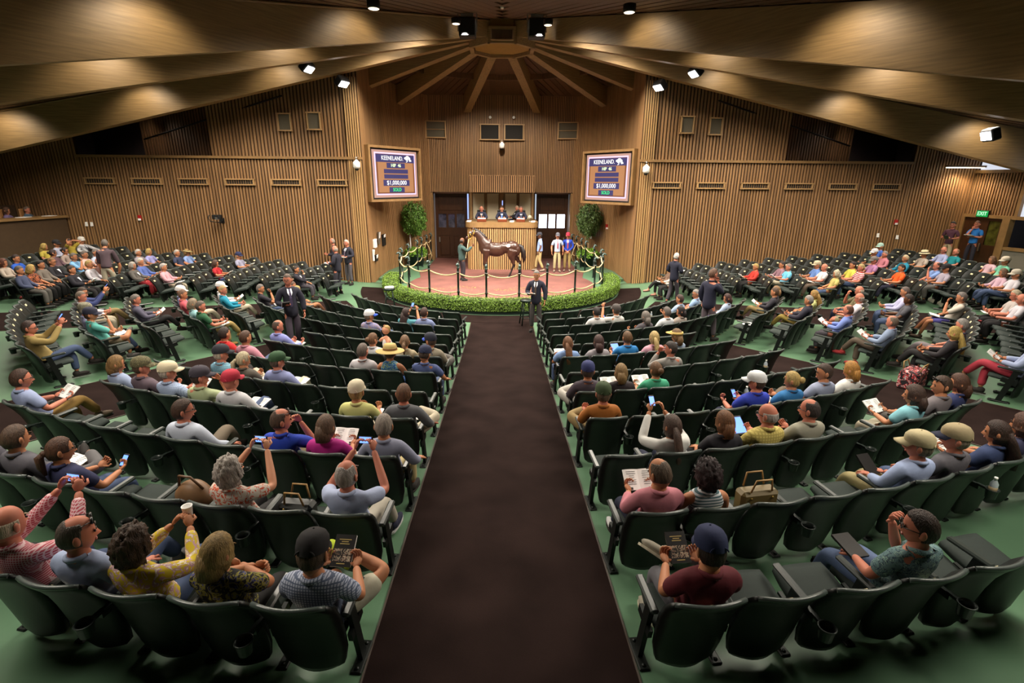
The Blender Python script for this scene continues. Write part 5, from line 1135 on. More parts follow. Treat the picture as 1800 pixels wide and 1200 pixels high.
def held_item(kind, M, J, lab, standing):
    who = lab.replace('person ', '', 1); who = ' '.join(who.split()[:10]); wl, wr = J['wrL'], J['wrR']; c = (wl+wr)/2; tilt = R(38)
    if kind in ('cat', 'catlap', 'book', 'tablet', 'papers', 'picbook'):
        hi = kind in ('cat', 'tablet', 'book', 'picbook'); p = Vector((c.x, c.y+(.10 if hi else .08), c.z+(.045 if hi else -.01)))
        if abs(wl.z-wr.z) > .15 and not standing: p = Vector(((wl if wl.z < wr.z else wr).x*.6, .26, .60)); hi = False
        if standing and abs(wl.z-wr.z) > .15: w_ = wl if (wl.y > wr.y) else wr; p = w_+Vector((0, .07, .03))
        if not standing and kind in ('catlap', 'papers'): p = Vector((c.x*.5, .25, .585))
        L = Matrix.Translation(p) @ Matrix.Rotation(tilt if hi else R(12), 4, 'X')
    elif kind in ('phone', 'phoneR', 'phoneup'):
        q = wr if kind != 'phone' or abs(wl.x-wr.x) > .3 else c
        fdv = (J['fdR']).normalized(); p = (c+Vector((0, .05, .07)) if kind == 'phoneup' else q+fdv*.09+Vector((-.03, .01, .02))); L = Matrix.Translation(p) @ Matrix.Rotation(R(84) if kind == 'phoneup' else R(-140), 4, 'X')
        if kind == 'phoneup': L = Matrix.Translation(p) @ Matrix.Rotation(R(86), 4, 'X') @ Matrix.Rotation(PI/2, 4, 'Z') @ Matrix.Rotation(PI, 4, 'Y')
        else: L = Matrix.Translation(p) @ Matrix.Rotation(R(50), 4, 'X') @ Matrix.Rotation(PI, 4, 'Y')
    elif kind == 'cup': L = Matrix.Translation(c+Vector((0, .08, .06)))
    MW = M @ L
    nm_, ct, tx = {'cat': ('sale_catalogue', 'book', 'open white sale catalogue held by'), 'catlap': ('sale_catalogue', 'book', 'open white catalogue on the lap of'), 'book': ('closed_catalogue', 'book', 'dark closed catalogue held by'), 'picbook': ('closed_catalogue', 'book', 'black catalogue with cover pictures held by'), 'tablet': ('tablet', 'tablet', 'lit tablet held by'),
                   'papers': ('papers', 'papers', 'white papers on the lap of'), 'phone': ('phone', 'phone', 'lit phone in the hand of'), 'phoneR': ('phone', 'phone', 'lit phone in the hand of'), 'phoneup': ('phone', 'phone', 'phone raised to take a picture by'), 'cup': ('paper_cup', 'cup', 'white paper cup held by')}[kind]
    e = empty(nm_, (0, 0, 0)); e.matrix_world = MW; tag(e, ' '.join((tx+' '+who).split()[:16]), ct)
    if kind in ('cat', 'catlap'): link_m('pages', IT['cat'][0], [M_WHITE], e); link_m('print', IT['cat_print'], [M_PRINT], e)
    elif kind == 'papers': link_m('pages', IT['cat'][0], [M_WHITE], e)
    elif kind in ('book', 'picbook'):
        link_m('cover', IT['book'], [mat('cover_black', '1c1a19', 0.35)], e)
        b = MB(); b.box((0, 0, -.0005), (.144, .214, .014)); link('pages', b.mesh('pages', M_WHITE), e).location = (.004, 0, 0)
        if kind == 'picbook':
            for i, (x, y) in enumerate(((-.034, -.01), (.034, -.01), (-.034, -.055), (.034, -.055))):
                b = MB(); b.box((x, y, .010), (.062, .040, .001)); link('cover_picture', b.mesh('cover_picture', M_PIC), e)
            b = MB(); [b.box((0, y, .010), (w_, .006, .001)) for y, w_ in ((.075, .09), (.06, .05), (.045, .07), (-.09, .06))]; link('cover_print', b.mesh('cover_print', mat('gold_print', 'b8a060', 0.4)), e)
    elif kind == 'tablet': link_m('case', IT['tablet'], [M_BLACK], e); o = link_m('screen', IT['tscreen'], [M_SCR], e); o.rotation_euler = (0, PI, 0)
    elif kind == 'cup': link_m('cup', IT['cup'], [M_WHITE], e)
    else: link_m('case', IT['phone'], [M_BLACK], e); link_m('screen', IT['screen'], [M_SCR], e)
def nearest_seat(x, y, hz=1.05):
    best = None
    for d in seats:
        if d['occ']: continue
        c, s_ = math.cos(d['rz']), math.sin(d['rz']); P = (d['x']+s_*0.14, d['y']-c*0.14, d['z']+hz); q = project(P)
        if q[2] < 0.5: continue
        e = (q[0]-x)**2+((q[1]-y)*1.25)**2
        if best is None or e < best[0]: best = (e, d, q)
    return best
rp = random.Random(42)
def sit(x, y, label, top='b0b0b0', sl='S', bot='4a4640', arm='lap', leg='down', hair=('short', '4a3626'), **kw):
    scale = kw.pop('scale', 0.97 if hair[0] in ('short', 'bald', 'thin', 'none') else 0.93)
    e, d, q = nearest_seat(x, y, 1.05*scale); d['occ'] = True; d['up'] = False
    kw.setdefault('near', d['px'][2] < 6.5)
    mpp = q[2]/FPX; dx = max(-0.10, min(0.10, (x-q[0])*mpp)); cr, sr = math.cos(d['rz']), math.sin(d['rz']); dx *= max(0.0, cr)
    person((d['x']+cr*dx, d['y']+sr*dx, d['z']), d['rz'], 'person '+label, top, sl, bot, arm, leg, hair, scale=scale, **kw); return d
def ground(x, y, z0=None):
    d = fw*FPX+rt*(x-900)-up*(y-600); z = z0 if z0 is not None else 0.3
    for _ in range(40):
        P = CAMV+d*((z-CAM[2])/d.z); z = z0 if z0 is not None else zf(P.x, P.y)
    return P
CK = lambda a, c, s=38: ('check', a, c, None, s)
ST = lambda a, c, s=22: ('stripe', a, c, None, s)
FLO = lambda a, c, e, s=14: ('floral', a, c, e, s)
DEN, DEN2, KHA, BEI, GRY, BLK, NAVY, WHT, LBL = '3f4f70', '55678a', '8f7a50', 'b8ae98', '55524e', '191719', '1b2038', 'd8d8dc', '9db0d0'
# --- last row from the ring, nearest to the camera
sit(18, 945, 'in red and white checked shirt at the bottom left edge', CK('b04a58', 'd8b8bc', 60), 'L', DEN, 'phone', 'down', ('bald', 'b8a890'), held='phoneup', skin='r')
sit(140, 935, 'in pale blue shirt with sunglasses on shaved head, bottom left', '9aa8c8', 'S', DEN, 'lap', 'overR', ('thin', '4a4038'), yaw=-38, glasses=2, skin='r', shoes='8a8a8a')
sit(232, 965, 'with curly brown hair in yellow flowered blouse', FLO('c8b020', 'b89098', 'e0d8c8', 16), 'L', DEN, 'cup', 'overR', ('curly', '3c2818'), yaw=-20, held='cup')
sit(382, 1000, 'with blonde bob in black top with bright patterned sleeves', FLO('141214', '8a8230', '3a3c80', 15), 'S', BLK, 'cross', 'down', ('bob', '8a7040'), yaw=-12, nod=-10)
sit(555, 1003, 'in black cap and blue checked shirt with bright yellow-green shoes', CK('b4bcd0', '5a6680', 55), 'S', 'b8b4a0', 'read', 'ankR', ('short', '4a3a2c'), hat=('cap', '1f1c1e'), held='picbook', bk='short', shoes='b8cc30', sole='8a9a20', nod=-20)
sit(1250, 968, 'in maroon t-shirt and navy cap reading at the right aisle', '5c1420', 'S', '6c6a70', 'read', 'ankR', ('short', '2a1c14'), hat=('cap', '232c50'), held='picbook', nod=-18, shoes='9a9484', sole='c8c0a8')
sit(1615, 935, 'with spectacles in teal patterned shirt resting chin on hand', FLO('68888a', '3c5260', '8fb0a0', 26), 'S', DEN2, 'lap/chin', 'fwd', ('short', '2c1c14'), yaw=48, glasses=1, held='book', skin='r')
# --- eleventh row
sit(405, 838, 'with grey curly hair in orange flowered blouse taking a picture', FLO('c8c0b4', 'c04a28', 'a8c0b8', 16), 'S', BLK, 'phone', 'down', ('curly', 'a09890'), yaw=-25, held='phoneup', skin='l', nod=8)
sit(610, 862, 'with white hair in pale blue shirt photographing with phone', 'a8b4d4', 'S', 'a8a294', 'phone', 'fwd', ('thin', '9a928c'), held='phoneup', skin='r', shoes='1c2038', sole='c8c8c8', yaw=-12, nod=6)
sit(1160, 838, 'in pink shirt reading an open catalogue by the right aisle', 'c07884', 'L', NAVY, 'read', 'fwd', ('thin', '5a4a3c'), yaw=25, held='cat', skin='m', shoes='c8c8c8', nod=-14)
sit(1243, 815, 'with dark curly hair in white and teal striped sleeveless top', ST('d0d4d8', '4a6870', 36), 'N', WHT, 'lap', 'down', ('curly', '2a1a1c'), yaw=22, glasses=1)
sit(1612, 795, 'in tan cap and pale blue shirt with khaki trousers on the right', '98a8cc', 'L', 'a09468', 'lap', 'fwd', ('short', '7a6a5c'), hat=('cap', 'b4a884'), yaw=35, held='book', skin='r')
sit(1655, 748, 'in navy and tan cap and dark grey t-shirt', '55535a', 'S', DEN, 'lap', 'down', ('short', '8a7a6c'), hat=('cap', '9a8c6c', '1c2038'), yaw=40, skin='r')
sit(1755, 770, 'with long dark brown hair writing in an open catalogue, right edge', '26355a', 'S', BLK, 'read', 'down', ('long', '2c1a12'), yaw=25, held='cat', nod=-6)
sit(-34, 832, 'in grey jeans at the left edge, only crossed leg and sneaker showing', '3c3a44', 'L', '4c5058', 'rest', 'overR', ('short', '4a3628'), shoes='6a584c', sole='c8c0a4')
sit(1796, 742, 'with brown hair cut off by the right edge, behind the writing one', '2a2c48', 'S', GRY, 'lap', 'down', ('wave', '4a2e20'))
# --- tenth row
sit(100, 758, 'with brown ponytail and dark glasses in navy polo shirt', '24284c', 'S', DEN, 'low', 'down', ('pony', '4a2e1e'), yaw=-30, glasses=1, held='phoneR', skin='m')
sit(22, 772, 'at the left edge beside the navy polo with papers on lap', '54525a', 'L', '5c5a5c', 'lap', 'ankR', ('short', '4a3628'), held='catlap')
sit(320, 727, 'with brown hair in white shirt and grey trousers, left middle', 'b4bccc', 'L', '6c6050', 'rest', 'overR', ('short', '3c281c'), yaw=-42, glasses=1, skin='r')
sit(495, 757, 'in royal blue polo with sunglasses on thinning hair', '1c3cae', 'S', 'a89c80', 'lap/chin', 'down', ('thin', '4a382c'), yaw=-45, glasses=2, skin='r')
sit(572, 763, 'with brown bob in magenta top', 'b01880', 'S', WHT, 'read', 'down', ('bob', '5a4230'), held='cat', nod=-12)
sit(675, 748, 'with wavy grey hair in grey shirt beside the left aisle', '84889e', 'L', 'a8986c', 'rest', 'down', ('short', '857a70'), yaw=5, nod=-12)
sit(1182, 752, 'with long brown hair in white top looking at phone', 'c8c8c4', 'L', NAVY, 'phone', 'fwd', ('long', '4a382e'), yaw=14, held='phone')
sit(1275, 752, 'with chestnut bob in black top beside the tablet user', '1c1a22', 'S', BLK, 'lap', 'down', ('bob', '6a4424'), yaw=16)
sit(1350, 738, 'bald with spectacles in yellow checked shirt using a tablet', CK('c8b868', 'a89850', 30), 'L', KHA, 'read', 'down', ('bald', 'a8a098'), yaw=28, glasses=1, held='tablet', skin='r')
sit(1424, 742, 'with dark balding hair in sage grey shirt', '8a8878', 'S', GRY, 'low', 'down', ('thin', '2c2420'), yaw=30, glasses=1, skin='r')
# --- ninth row
sit(30, 680, 'with spectacles in pale blue shirt holding a big open book, left edge', '8f9cc0', 'S', '8a6c34', 'read', 'overR', ('short', '3a2418'), yaw=-20, glasses=1, held='cat', skin='r', shoes='7a6a58')
sit(196, 647, 'with light brown hair and hair clip in pale blue blouse', '8e9cba', 'L', GRY, 'lap', 'down', ('bob', '7a5c34'), yaw=-30)
sit(246, 663, 'in camouflage cap and grey-brown shirt', '5c4e58', 'S', GRY, 'read', 'down', ('short', '4a3828'), hat=('cap', ('floral', '5a5438', '3a3626', '8a8460', 30)), yaw=-35, held='papers', skin='r')
sit(292, 660, 'in cream cap and pale blue checked shirt', CK('a8b8d4', '8898b8', 50), 'S', BEI, 'read', 'down', ('short', 'a89c90'), hat=('cap', 'c8bca0'), yaw=-32, held='cat', skin='r')
sit(350, 672, 'in dark grey cap and pale green shirt', 'a4b088', 'S', BEI, 'lap/chin', 'down', ('short', '3c2c24'), hat=('cap', '35303a'), yaw=-38, skin='r')
sit(397, 682, 'in red cap and white shirt with blue jeans', 'b8b8bc', 'L', DEN, 'rest', 'overR', ('none', '8a6a50'), hat=('cap', 'a82438'), yaw=-8, held='catlap', skin='r')
sit(627, 700, 'in cream cap and pale yellow shirt near the left aisle', 'c4c47c', 'S', BEI, 'read', 'down', ('short', '8a6c3c'), hat=('cap', 'c4baa0'), held='papers')
sit(710, 690, 'with reddish brown hair in dark grey shirt at the left aisle', '56585c', 'L', BEI, 'rest', 'ankR', ('short', '5c3c24'), held='catlap', skin='r', shoes='6a4a2c')
sit(1060, 697, 'in green cap and orange sweater at the right aisle', '9c5c1c', 'L', KHA, 'read', 'ankL', ('short', '5a4a38'), hat=('cap', '38482c'), held='catlap', skin='r', shoes='4a4a50')
sit(1328, 668, 'in white cap and royal blue polo with phone', '2438a8', 'S', '2c3048', 'low', 'down', ('short', '3a2a20'), hat=('cap', 'c8ccd0'), yaw=32, held='phoneR', skin='r')
sit(1393, 665, 'with blonde bun in bright blue polo', '2468a0', 'S', DEN, 'read', 'overL', ('bun', 'a08850'), yaw=35, held='catlap')
sit(1450, 662, 'with short dark hair in light grey polo and navy collar', '8890a8', 'S', '5a4e40', 'lap', 'ankL', ('short', '3c2c24'), yaw=55, skin='m')
sit(1500, 648, 'with golden bob in white polo', 'd0d0cc', 'S', GRY, 'lap', 'down', ('bob', '9a6c2c'), yaw=15)
sit(1622, 692, 'with short brown hair in aqua t-shirt reading', '7ab4c0', 'S', BEI, 'read', 'down', ('wave', '3c2a22'), yaw=30, held='cat')
sit(1685, 682, 'with wavy brown hair in navy top', '2c3560', 'L', GRY, 'lap', 'down', ('wave', '4a2e20'), yaw=35)
sit(1722, 662, 'with sunglasses on brown hair in grey shirt, right edge', '6a6468', 'S', GRY, 'lap', 'down', ('short', '3c2a1e'), yaw=55, glasses=2, skin='m')
# --- eighth row
sit(395, 625, 'in black cap and turquoise checked shirt', CK('3c6c8c', '8cb8c8', 60), 'S', BEI, 'lap', 'ankR', ('short', 'a8a090'), hat=('cap', '1c1e28'), yaw=-30, skin='r')
sit(427, 640, 'with ash blonde ponytail in dark olive top', '4c463e', 'S', GRY, 'read', 'down', ('pony', 'a89c80'), yaw=-35, held='papers')
sit(490, 640, 'in green cap and lavender shirt with white trainers', '8088b4', 'L', BEI, 'rest', 'overR', ('short', '4a3c34'), hat=('cap', '28482c'), yaw=-30, held='papers', shoes='d0d4dc', skin='r')
sit(642, 627, 'with cropped grey hair in white t-shirt near the left aisle', 'b8b4b8', 'S', GRY, 'lap', 'down', ('short', '5c5048'), yaw=-8, skin='r')
sit(686, 628, 'in wide woven straw sun hat and bright patterned dress', FLO('285898', '70a8b8', 'a8b040', 22), 'N', '285898', 'lap', 'down', ('short', '5a4630'), hat=('straw', 'b09a60', '7a5430'))
sit(747, 625, 'in navy cap and slate blue shirt at the left aisle', '4a5888', 'S', DEN, 'chin/rest', 'down', ('short', '3a2c24'), hat=('cap', '1f2644'), yaw=-15, nod=-20)
sit(1033, 655, 'in navy cap and brown-grey sweater by the right aisle', '443a44', 'L', 'b0aca4', 'lap', 'ankL', ('short', '3c3028'), hat=('cap', '283060'), yaw=-8, shoes='3a3a3e')
sit(1083, 657, 'with short light brown hair in dark top reading', '241a1e', 'L', GRY, 'read', 'down', ('bob', '7a6038'), held='cat')
sit(1142, 652, 'with pinned up brown hair in mint green top', '3c9c78', 'S', BEI, 'read', 'down', ('bun', '5a3c20'), yaw=8, held='cat')
sit(1178, 630, 'in light grey jacket with hand to mouth, turned left', '8a8682', 'L', GRY, 'chin/lap', 'down', ('short', '2c2420'), yaw=48, skin='r')
# --- seventh row
sit(389, 597, 'with dark hair in red shirt, left middle block', 'b01c20', 'S', DEN, 'lap', 'down', ('short', '2a1c16'))
sit(424, 605, 'with brown hair in pink shirt stretching an arm', 'b87c8c', 'L', DEN, 'rest', 'overR', ('short', '4a3020'), yaw=-12)
db = sit(655, 598, 'with brown hair in white top holding a baby', 'c8c8cc', 'S', GRY, 'low', 'down', ('bun', '6a4a30'), yaw=-25)
sit(712, 600, 'with light brown ponytail in cream top', 'a89c80', 'S', GRY, 'lap', 'down', ('pony', '6a4e34'), yaw=12)
sit(757, 605, 'in dark cap and beige jacket by the left aisle', '8a8270', 'L', GRY, 'lap', 'ankR', ('short', '4a3a2c'), hat=('cap', '1c2030', '2c48b0'), yaw=60, shoes='7080a0')
sit(997, 605, 'with very long brown hair in light blue t-shirt', '7c98c8', 'S', DEN, 'read', 'down', ('long', '6a4428'), held='cat')
sit(1052, 610, 'with dark brown ponytail in grey top', '908a90', 'S', GRY, 'lap', 'down', ('wave', '3a201c'))
sit(1102, 601, 'with tousled brown hair in bright blue shirt holding a tablet', '1c70b0', 'S', BEI, 'read', 'down', ('short', '5c4024'), held='tablet')
sit(1150, 600, 'with straight blonde hair in pink top', 'c090a0', 'S', GRY, 'lap', 'down', ('long', 'a8905c'), held='papers')
sit(1188, 594, 'in straw sun visor and grey-blue shirt', '8898ac', 'L', GRY, 'low', 'down', ('wave', '6a5030'), hat=('visor', 'c4a860'), yaw=25)
# --- sixth and fifth rows
sit(648, 554, 'in white and blue cap and pastel checked shirt', FLO('7880b4', 'b09068', '4a60a8', 24), 'L', DEN, 'read', 'ankR', ('short', '6a5a4c'), hat=('cap', 'd4d4d8', '2c50c0'), yaw=-35, held='catlap')
sit(490, 566, 'in lavender blue shirt checking phone beside the left aisle', '7c84c0', 'L', DEN, 'low', 'down', ('thin', '4a3a30'), yaw=-38, held='catlap', skin='r')
sit(714, 551, 'with long dark hair in teal top near the left aisle', '4c8c98', 'S', DEN, 'phone', 'down', ('long', '2c1814'), held='phone', nod=0)
sit(746, 547, 'with dark hair in blue shirt next to the long haired one', '7480a8', 'L', GRY, 'lap', 'down', ('short', '3c241c'), yaw=-5)
sit(1045, 549, 'with short black hair in white top, right block', 'bcbcbc', 'S', GRY, 'lap', 'down', ('short', '241c1c'))
sit(1077, 544, 'in grey cap and white t-shirt holding up a small camera', 'c8c8c4', 'S', GRY, 'phone/lap', 'down', ('short', '4a3c30'), hat=('cap', '46403e'), held='phone', nod=4)
sit(1133, 556, 'with shaggy grey hair in charcoal shirt', '48444a', 'L', BEI, 'low', 'down', ('wave', '6a625c'), held='catlap', yaw=12)
sit(1172, 553, 'with grey-brown hair and glasses on head in white shirt', 'bcc0c4', 'L', GRY, 'lap', 'down', ('short', '5c5450'), glasses=2)
sit(1194, 549, 'with black hair in beige patterned top facing left', FLO('9a9088', '7a6e64', 'a8a098', 30), 'S', GRY, 'lap', 'down', ('bob', '1c1214'), yaw=50)
sit(1198, 523, 'with dark hair and light blue shirt with dark strap', '90a4c0', 'L', GRY, 'low', 'down', ('short', '3c2824'), yaw=15)
sit(1219, 520, 'with grey hair and spectacles in light blue shirt', '88a4c8', 'S', GRY, 'lap', 'down', ('short', '8a8480'), yaw=45, glasses=1)
sit(1234, 514, 'with red-brown hair in white shirt facing left', 'c8c8cc', 'S', GRY, 'lap', 'down', ('short', '5c3828'), yaw=50, skin='r')
sit(1282, 526, 'with dark bob in pale blue shirt and purple strap', '9cacc8', 'L', '3c2c80', 'lap', 'down', ('bob', '3a201c'), yaw=35)
sit(333, 549, 'with ash bob hair in pale aqua top', '88b4b8', 'S', GRY, 'lap', 'down', ('bob', '847460'), yaw=-10)
sit(353, 552, 'with grey hair in dark green polo and tan trousers', '245838', 'S', '94804c', 'low', 'overR', ('short', '5a5046'), yaw=-28, held='catlap', skin='r', shoes='94743c')
sit(315, 517, 'in white cap and lavender checked shirt', CK('8890b0', '6c749c', 60), 'L', BEI, 'lap', 'down', ('short', '5a4a3c'), hat=('cap', 'd8d8d8'), yaw=-35)
sit(298, 522, 'in salmon pink shirt at the left middle', 'c05460', 'S', BEI, 'lap', 'overR', ('short', '6a5040'), yaw=-20)
sit(362, 512, 'in white cap and white shirt reading', 'c8c8cc', 'L', DEN, 'read', 'down', ('none', '8a6a50'), hat=('cap', 'd4d4d4'), yaw=-30, held='cat')
sit(388, 516, 'with fair hair in bright teal jacket', '0c7c98', 'L', BEI, 'low', 'overR', ('short', '9a8458'), yaw=-30, skin='r')
sit(431, 505, 'with cropped grey hair in black t-shirt and jeans', '1e1c26', 'S', DEN, 'lap/chin', 'fwd', ('short', '6a6460'), yaw=-25, held='catlap')
sit(492, 501, 'with cropped brown hair in pale blue shirt behind the usher', '90a8d0', 'L', GRY, 'lap', 'down', ('short', '5c4438'), yaw=-20)
sit(503, 511, 'with blonde hair beside the standing usher in navy jacket', '1c1a20', 'S', 'a87050', 'lap', 'overR', ('bob', 'a08c50'))
# --- left middle block, towards the left edge
sit(40, 594, 'in tan jacket with jeans looking at a phone, left edge', '94804c', 'L', DEN, 'phone', 'overR', ('short', '3c2c28'), yaw=-25, held='phone', glasses=1, skin='r', near=True)
sit(155, 558, 'in navy cap and turquoise polo with khaki shorts', '58a8a0', 'S', '94846c', 'low/chin', 'ankR', ('short', '4a3020'), hat=('cap', '24263a'), yaw=-20, held='catlap', bk='short', shoes='5a5654', sole='c8c8c0', skin='m', near=True)
sit(131, 550, 'in camouflage cap and lilac shirt', '9498bc', 'S', DEN, 'lap', 'fwd', ('short', '9a9084'), hat=('cap', ('floral', '84806c', '4c4a38', 'a8a490', 30)), yaw=-20, skin='r')
sit(113, 521, 'with grey hair in white shirt reaching forward', 'c0bcc4', 'L', BEI, 'low', 'down', ('short', '6c6054'), yaw=-22, skin='r')
sit(125, 511, 'with dark hair and glasses in navy polo holding a blue phone', '2c3868', 'L', KHA, 'phone', 'overR', ('short', '3a2c24'), glasses=1, held='phone', yaw=-20)
sit(214, 535, 'with grey hair in slate shirt holding white pages', '4c4a5c', 'L', BLK, 'read', 'overR', ('short', '6a625c'), held='cat', yaw=-15, skin='r')
sit(237, 481, 'with long grey hair in grey jacket and red trousers', '54504c', 'L', '941c28', 'low', 'down', ('bob', '9a948c'), yaw=-10, jacket=True)
sit(250, 472, 'with white hair and beard in blue shirt', '4c60a0', 'L', GRY, 'low', 'down', ('short', 'b8b0a4'), held='papers')
sit(297, 482, 'with white hair in pink checked shirt', CK('b07484', 'd0a8b0', 60), 'L', BEI, 'read', 'down', ('short', 'a8a09c'), held='catlap')
sit(286, 504, 'with black hair in black top, left middle', '1c181c', 'S', BLK, 'lap', 'down', ('short', '1c1614'), yaw=-10)
sit(249, 449, 'with white hair and glasses in grey shirt near the left wall', '847c84', 'S', GRY, 'low', 'down', ('short', 'a8a098'))
sit(267, 447, 'with blonde hair in lilac shirt near the left wall', '8c8cc0', 'S', GRY, 'low', 'down', ('bob', 'a0884c'))
sit(314, 450, 'with grey hair in navy shirt by the left wall', '2c3450', 'S', GRY, 'lap', 'down', ('short', 'a09890'))
sit(334, 446, 'in straw visor and light blue top by the left wall', '7890c0', 'S', GRY, 'low', 'down', ('bob', '8a6c3c'), hat=('visor', '94885c'))
sit(382, 473, 'with brown hair in red t-shirt and shorts', 'a01420', 'S', '3c4c78', 'read', 'fwd', ('wave', '4a3428'), held='cat', bk='short')
sit(418, 452, 'in navy cap and grey shirt stretching legs by the left wall', '8c8ca4', 'S', BEI, 'read', 'fwd', ('short', 'a09890'), hat=('cap', '1e2448'), held='cat')
sit(530, 478, 'with dark hair in dark suit, seated left of the ring', '1c1a26', 'L', '3c3840', 'lap/chin', 'down', ('short', '2c1e18'), jacket=True)
# --- far left crowd under the balcony
sit(22, 455, 'with dark hair in bright blue polo below the balcony', '1c50b0', 'S', GRY, 'lap', 'down', ('short', '2c1c18'))
sit(39, 464, 'with grey hair in slate blue shirt at the left edge', '3c4460', 'L', GRY, 'lap', 'down', ('short', '5a524c'))
sit(53, 467, 'with blonde hair in orange and black dress', FLO('2c1814', 'a05030', 'b87040', 20), 'S', BLK, 'lap', 'down', ('bob', 'a88c50'), yaw=30)
sit(17, 480, 'with auburn hair in beige cardigan at the left edge', 'a09488', 'L', BLK, 'read', 'down', ('bob', '5a3020'), held='cat')
sit(89, 479, 'with fair hair and glasses in dark suit, second row back', '15131c', 'L', BLK, 'low', 'down', ('short', '7a5c3c'), glasses=1, jacket=True, held='papers')
sit(103, 474, 'with dark hair in dark suit and blue shirt', '181722', 'L', BLK, 'read', 'down', ('short', '3c2c24'), jacket=True, held='cat')
sit(76, 462, 'with black hair in tweed waistcoat', '6c645c', 'L', BLK, 'lap', 'down', ('short', '1c1614'))
sit(91, 457, 'smiling with dark hair tied back in mauve top', '5c444c', 'L', BLK, 'lap', 'down', ('bun', '2c1c1a'), yaw=40)
sit(81, 443, 'with long blonde hair in yellow top under the balcony', 'a8983c', 'S', GRY, 'lap', 'down', ('long', 'a08848'), yaw=20)
sit(99, 438, 'in black cap and white shirt under the balcony', 'a0a4b8', 'L', GRY, 'lap', 'down', ('short', '2c1e1a'), hat=('cap', '1c1a1e'))
sit(112, 447, 'with dark hair in beige cardigan over black', '8c7c74', 'L', BLK, 'lap', 'down', ('bun', '241614'))
sit(119, 437, 'with dark hair and hands clasped behind head', 'a08c30', 'S', GRY, 'behind', 'down', ('short', '2c1c16'))
sit(129, 446, 'with grey hair in sky blue shirt and hand raised', '6c9cc8', 'S', GRY, 'lap/chin', 'down', ('short', '5a524a'))
sit(137, 427, 'in white flat cap, white shirt and dark tie', 'b8b8bc', 'L', GRY, 'wide', 'down', ('short', '4a3a30'), hat=('flat', 'c8c4bc'), tie='1c1a24')
sit(153, 443, 'with grey hair in pale pink polo', 'c0a098', 'S', GRY, 'low', 'down', ('short', '5a504a'))
sit(171, 441, 'with grey hair in white checked shirt at the left wall', CK('b0b8c8', '98a4bc', 60), 'L', BEI, 'low', 'overR', ('short', '6c6460'))
sit(159, 480, 'with blonde hair in white shirt beside the leaning one', 'bcb8c0', 'L', BLK, 'lap', 'down', ('short', 'a08850'))
sit(169, 473, 'bald behind the leaning person in purple', '5c3c34', 'L', BLK, 'lap', 'down', ('bald', '9a8a80'), skin='r')
# --- right side crowd
sit(1164, 474, 'in dark brimmed hat and coral scarf right of the ring', '6c5444', 'L', BLK, 'read', 'overL', ('bob', '3c2c24'), hat=('fedora', '2c1a1a'), held='papers', shoes='c08878')
sit(1169, 484, 'in white top beside the dark hat', 'c8bcb0', 'L', BLK, 'low', 'down', ('bob', '6a5040'))
sit(1325, 479, 'with blonde hair in red vest over white sleeves', 'b02c20', 'L', BLK, 'read', 'down', ('short', 'a08850'), yaw=10, held='cat')
sit(1383, 460, 'with dark hair in mauve checked shirt by the right wall', CK('745460', '8c6c78', 50), 'L', KHA, 'low', 'down', ('short', '2c1e1a'))
sit(1383, 484, 'with grey hair in light aqua t-shirt reading', '64b0d0', 'S', '948c78', 'read', 'ankL', ('short', '7a6a60'), held='cat', skin='r', shoes='2c2c34')
sit(1380, 510, 'with light brown hair, head bowed, right middle block', '44404c', 'L', GRY, 'lap', 'down', ('bob', '7a5c3c'))
sit(1371, 522, 'with brown hair in black waistcoat over white reading', '24222c', 'L', KHA, 'read', 'overL', ('short', '4a3424'), held='cat')
sit(1432, 479, 'in beige cap and blue shirt, right middle', '5c7cb8', 'S', '8c8870', 'low', 'overL', ('short', '8a7868'), hat=('cap', 'b0a488'))
sit(1441, 486, 'bald in white polo, right middle', 'c8c4c4', 'S', '6c5c50', 'low', 'fwd', ('bald', 'a8988c'), held='papers', skin='r')
sit(1500, 461, 'with dark hair in yellow polo', 'b8b448', 'S', DEN, 'low', 'down', ('short', '2c1c18'), skin='m')
sit(1491, 483, 'with white hair in pale yellow top', 'b0a460', 'S', DEN, 'lap', 'down', ('bob', 'b0a890'))
sit(1504, 488, 'with fair hair in red and white striped polo', ST('a02830', 'd0c4c4', 20), 'S', DEN, 'low', 'overL', ('short', 'a08c5c'), skin='r')
sit(1535, 441, 'in white cap and dark shirt by the right wall', '34443c', 'S', BLK, 'low', 'down', ('short', '5a4a40'), hat=('cap', 'c8c8cc'))
sit(1533, 454, 'in grey cap and lavender polo', '9c6c94', 'S', '241c24', 'low', 'down', ('short', '5a4a40'), hat=('cap', '6c6460'), skin='r')
sit(1554, 441, 'with grey hair in salmon pink shirt', 'b06c78', 'L', GRY, 'lap', 'down', ('short', '7a706c'), skin='r')
sit(1556, 432, 'in mint cap and blue shirt by the right wall', '3c60b0', 'S', GRY, 'lap', 'down', ('short', 'a8905c'), hat=('cap', 'a8c8bc'))
sit(1597, 456, 'with fair hair in teal polo and pale trousers', '0c708c', 'L', '9c9484', 'low', 'overL', ('short', 'b0a080'))
sit(1568, 491, 'with dark hair in bright orange t-shirt', 'e05410', 'S', '2c2c40', 'low', 'fwd', ('short', '241a18'), held='catlap')
sit(1519, 514, 'with cropped white hair in olive shirt', '6c6448', 'S', NAVY, 'lap/chin', 'down', ('bald', 'b0a494'), skin='r')
sit(1526, 525, 'bald with glasses in white polo and shorts', 'd0c8d0', 'S', '8c8468', 'low', 'down', ('bald', 'b8a89c'), bk='short', skin='r', glasses=1)
sit(1426, 537, 'with grey hair in dark blazer and khaki trousers', '1e1c2c', 'L', '94803c', 'low', 'overL', ('short', '84807c'), jacket=True, held='book')
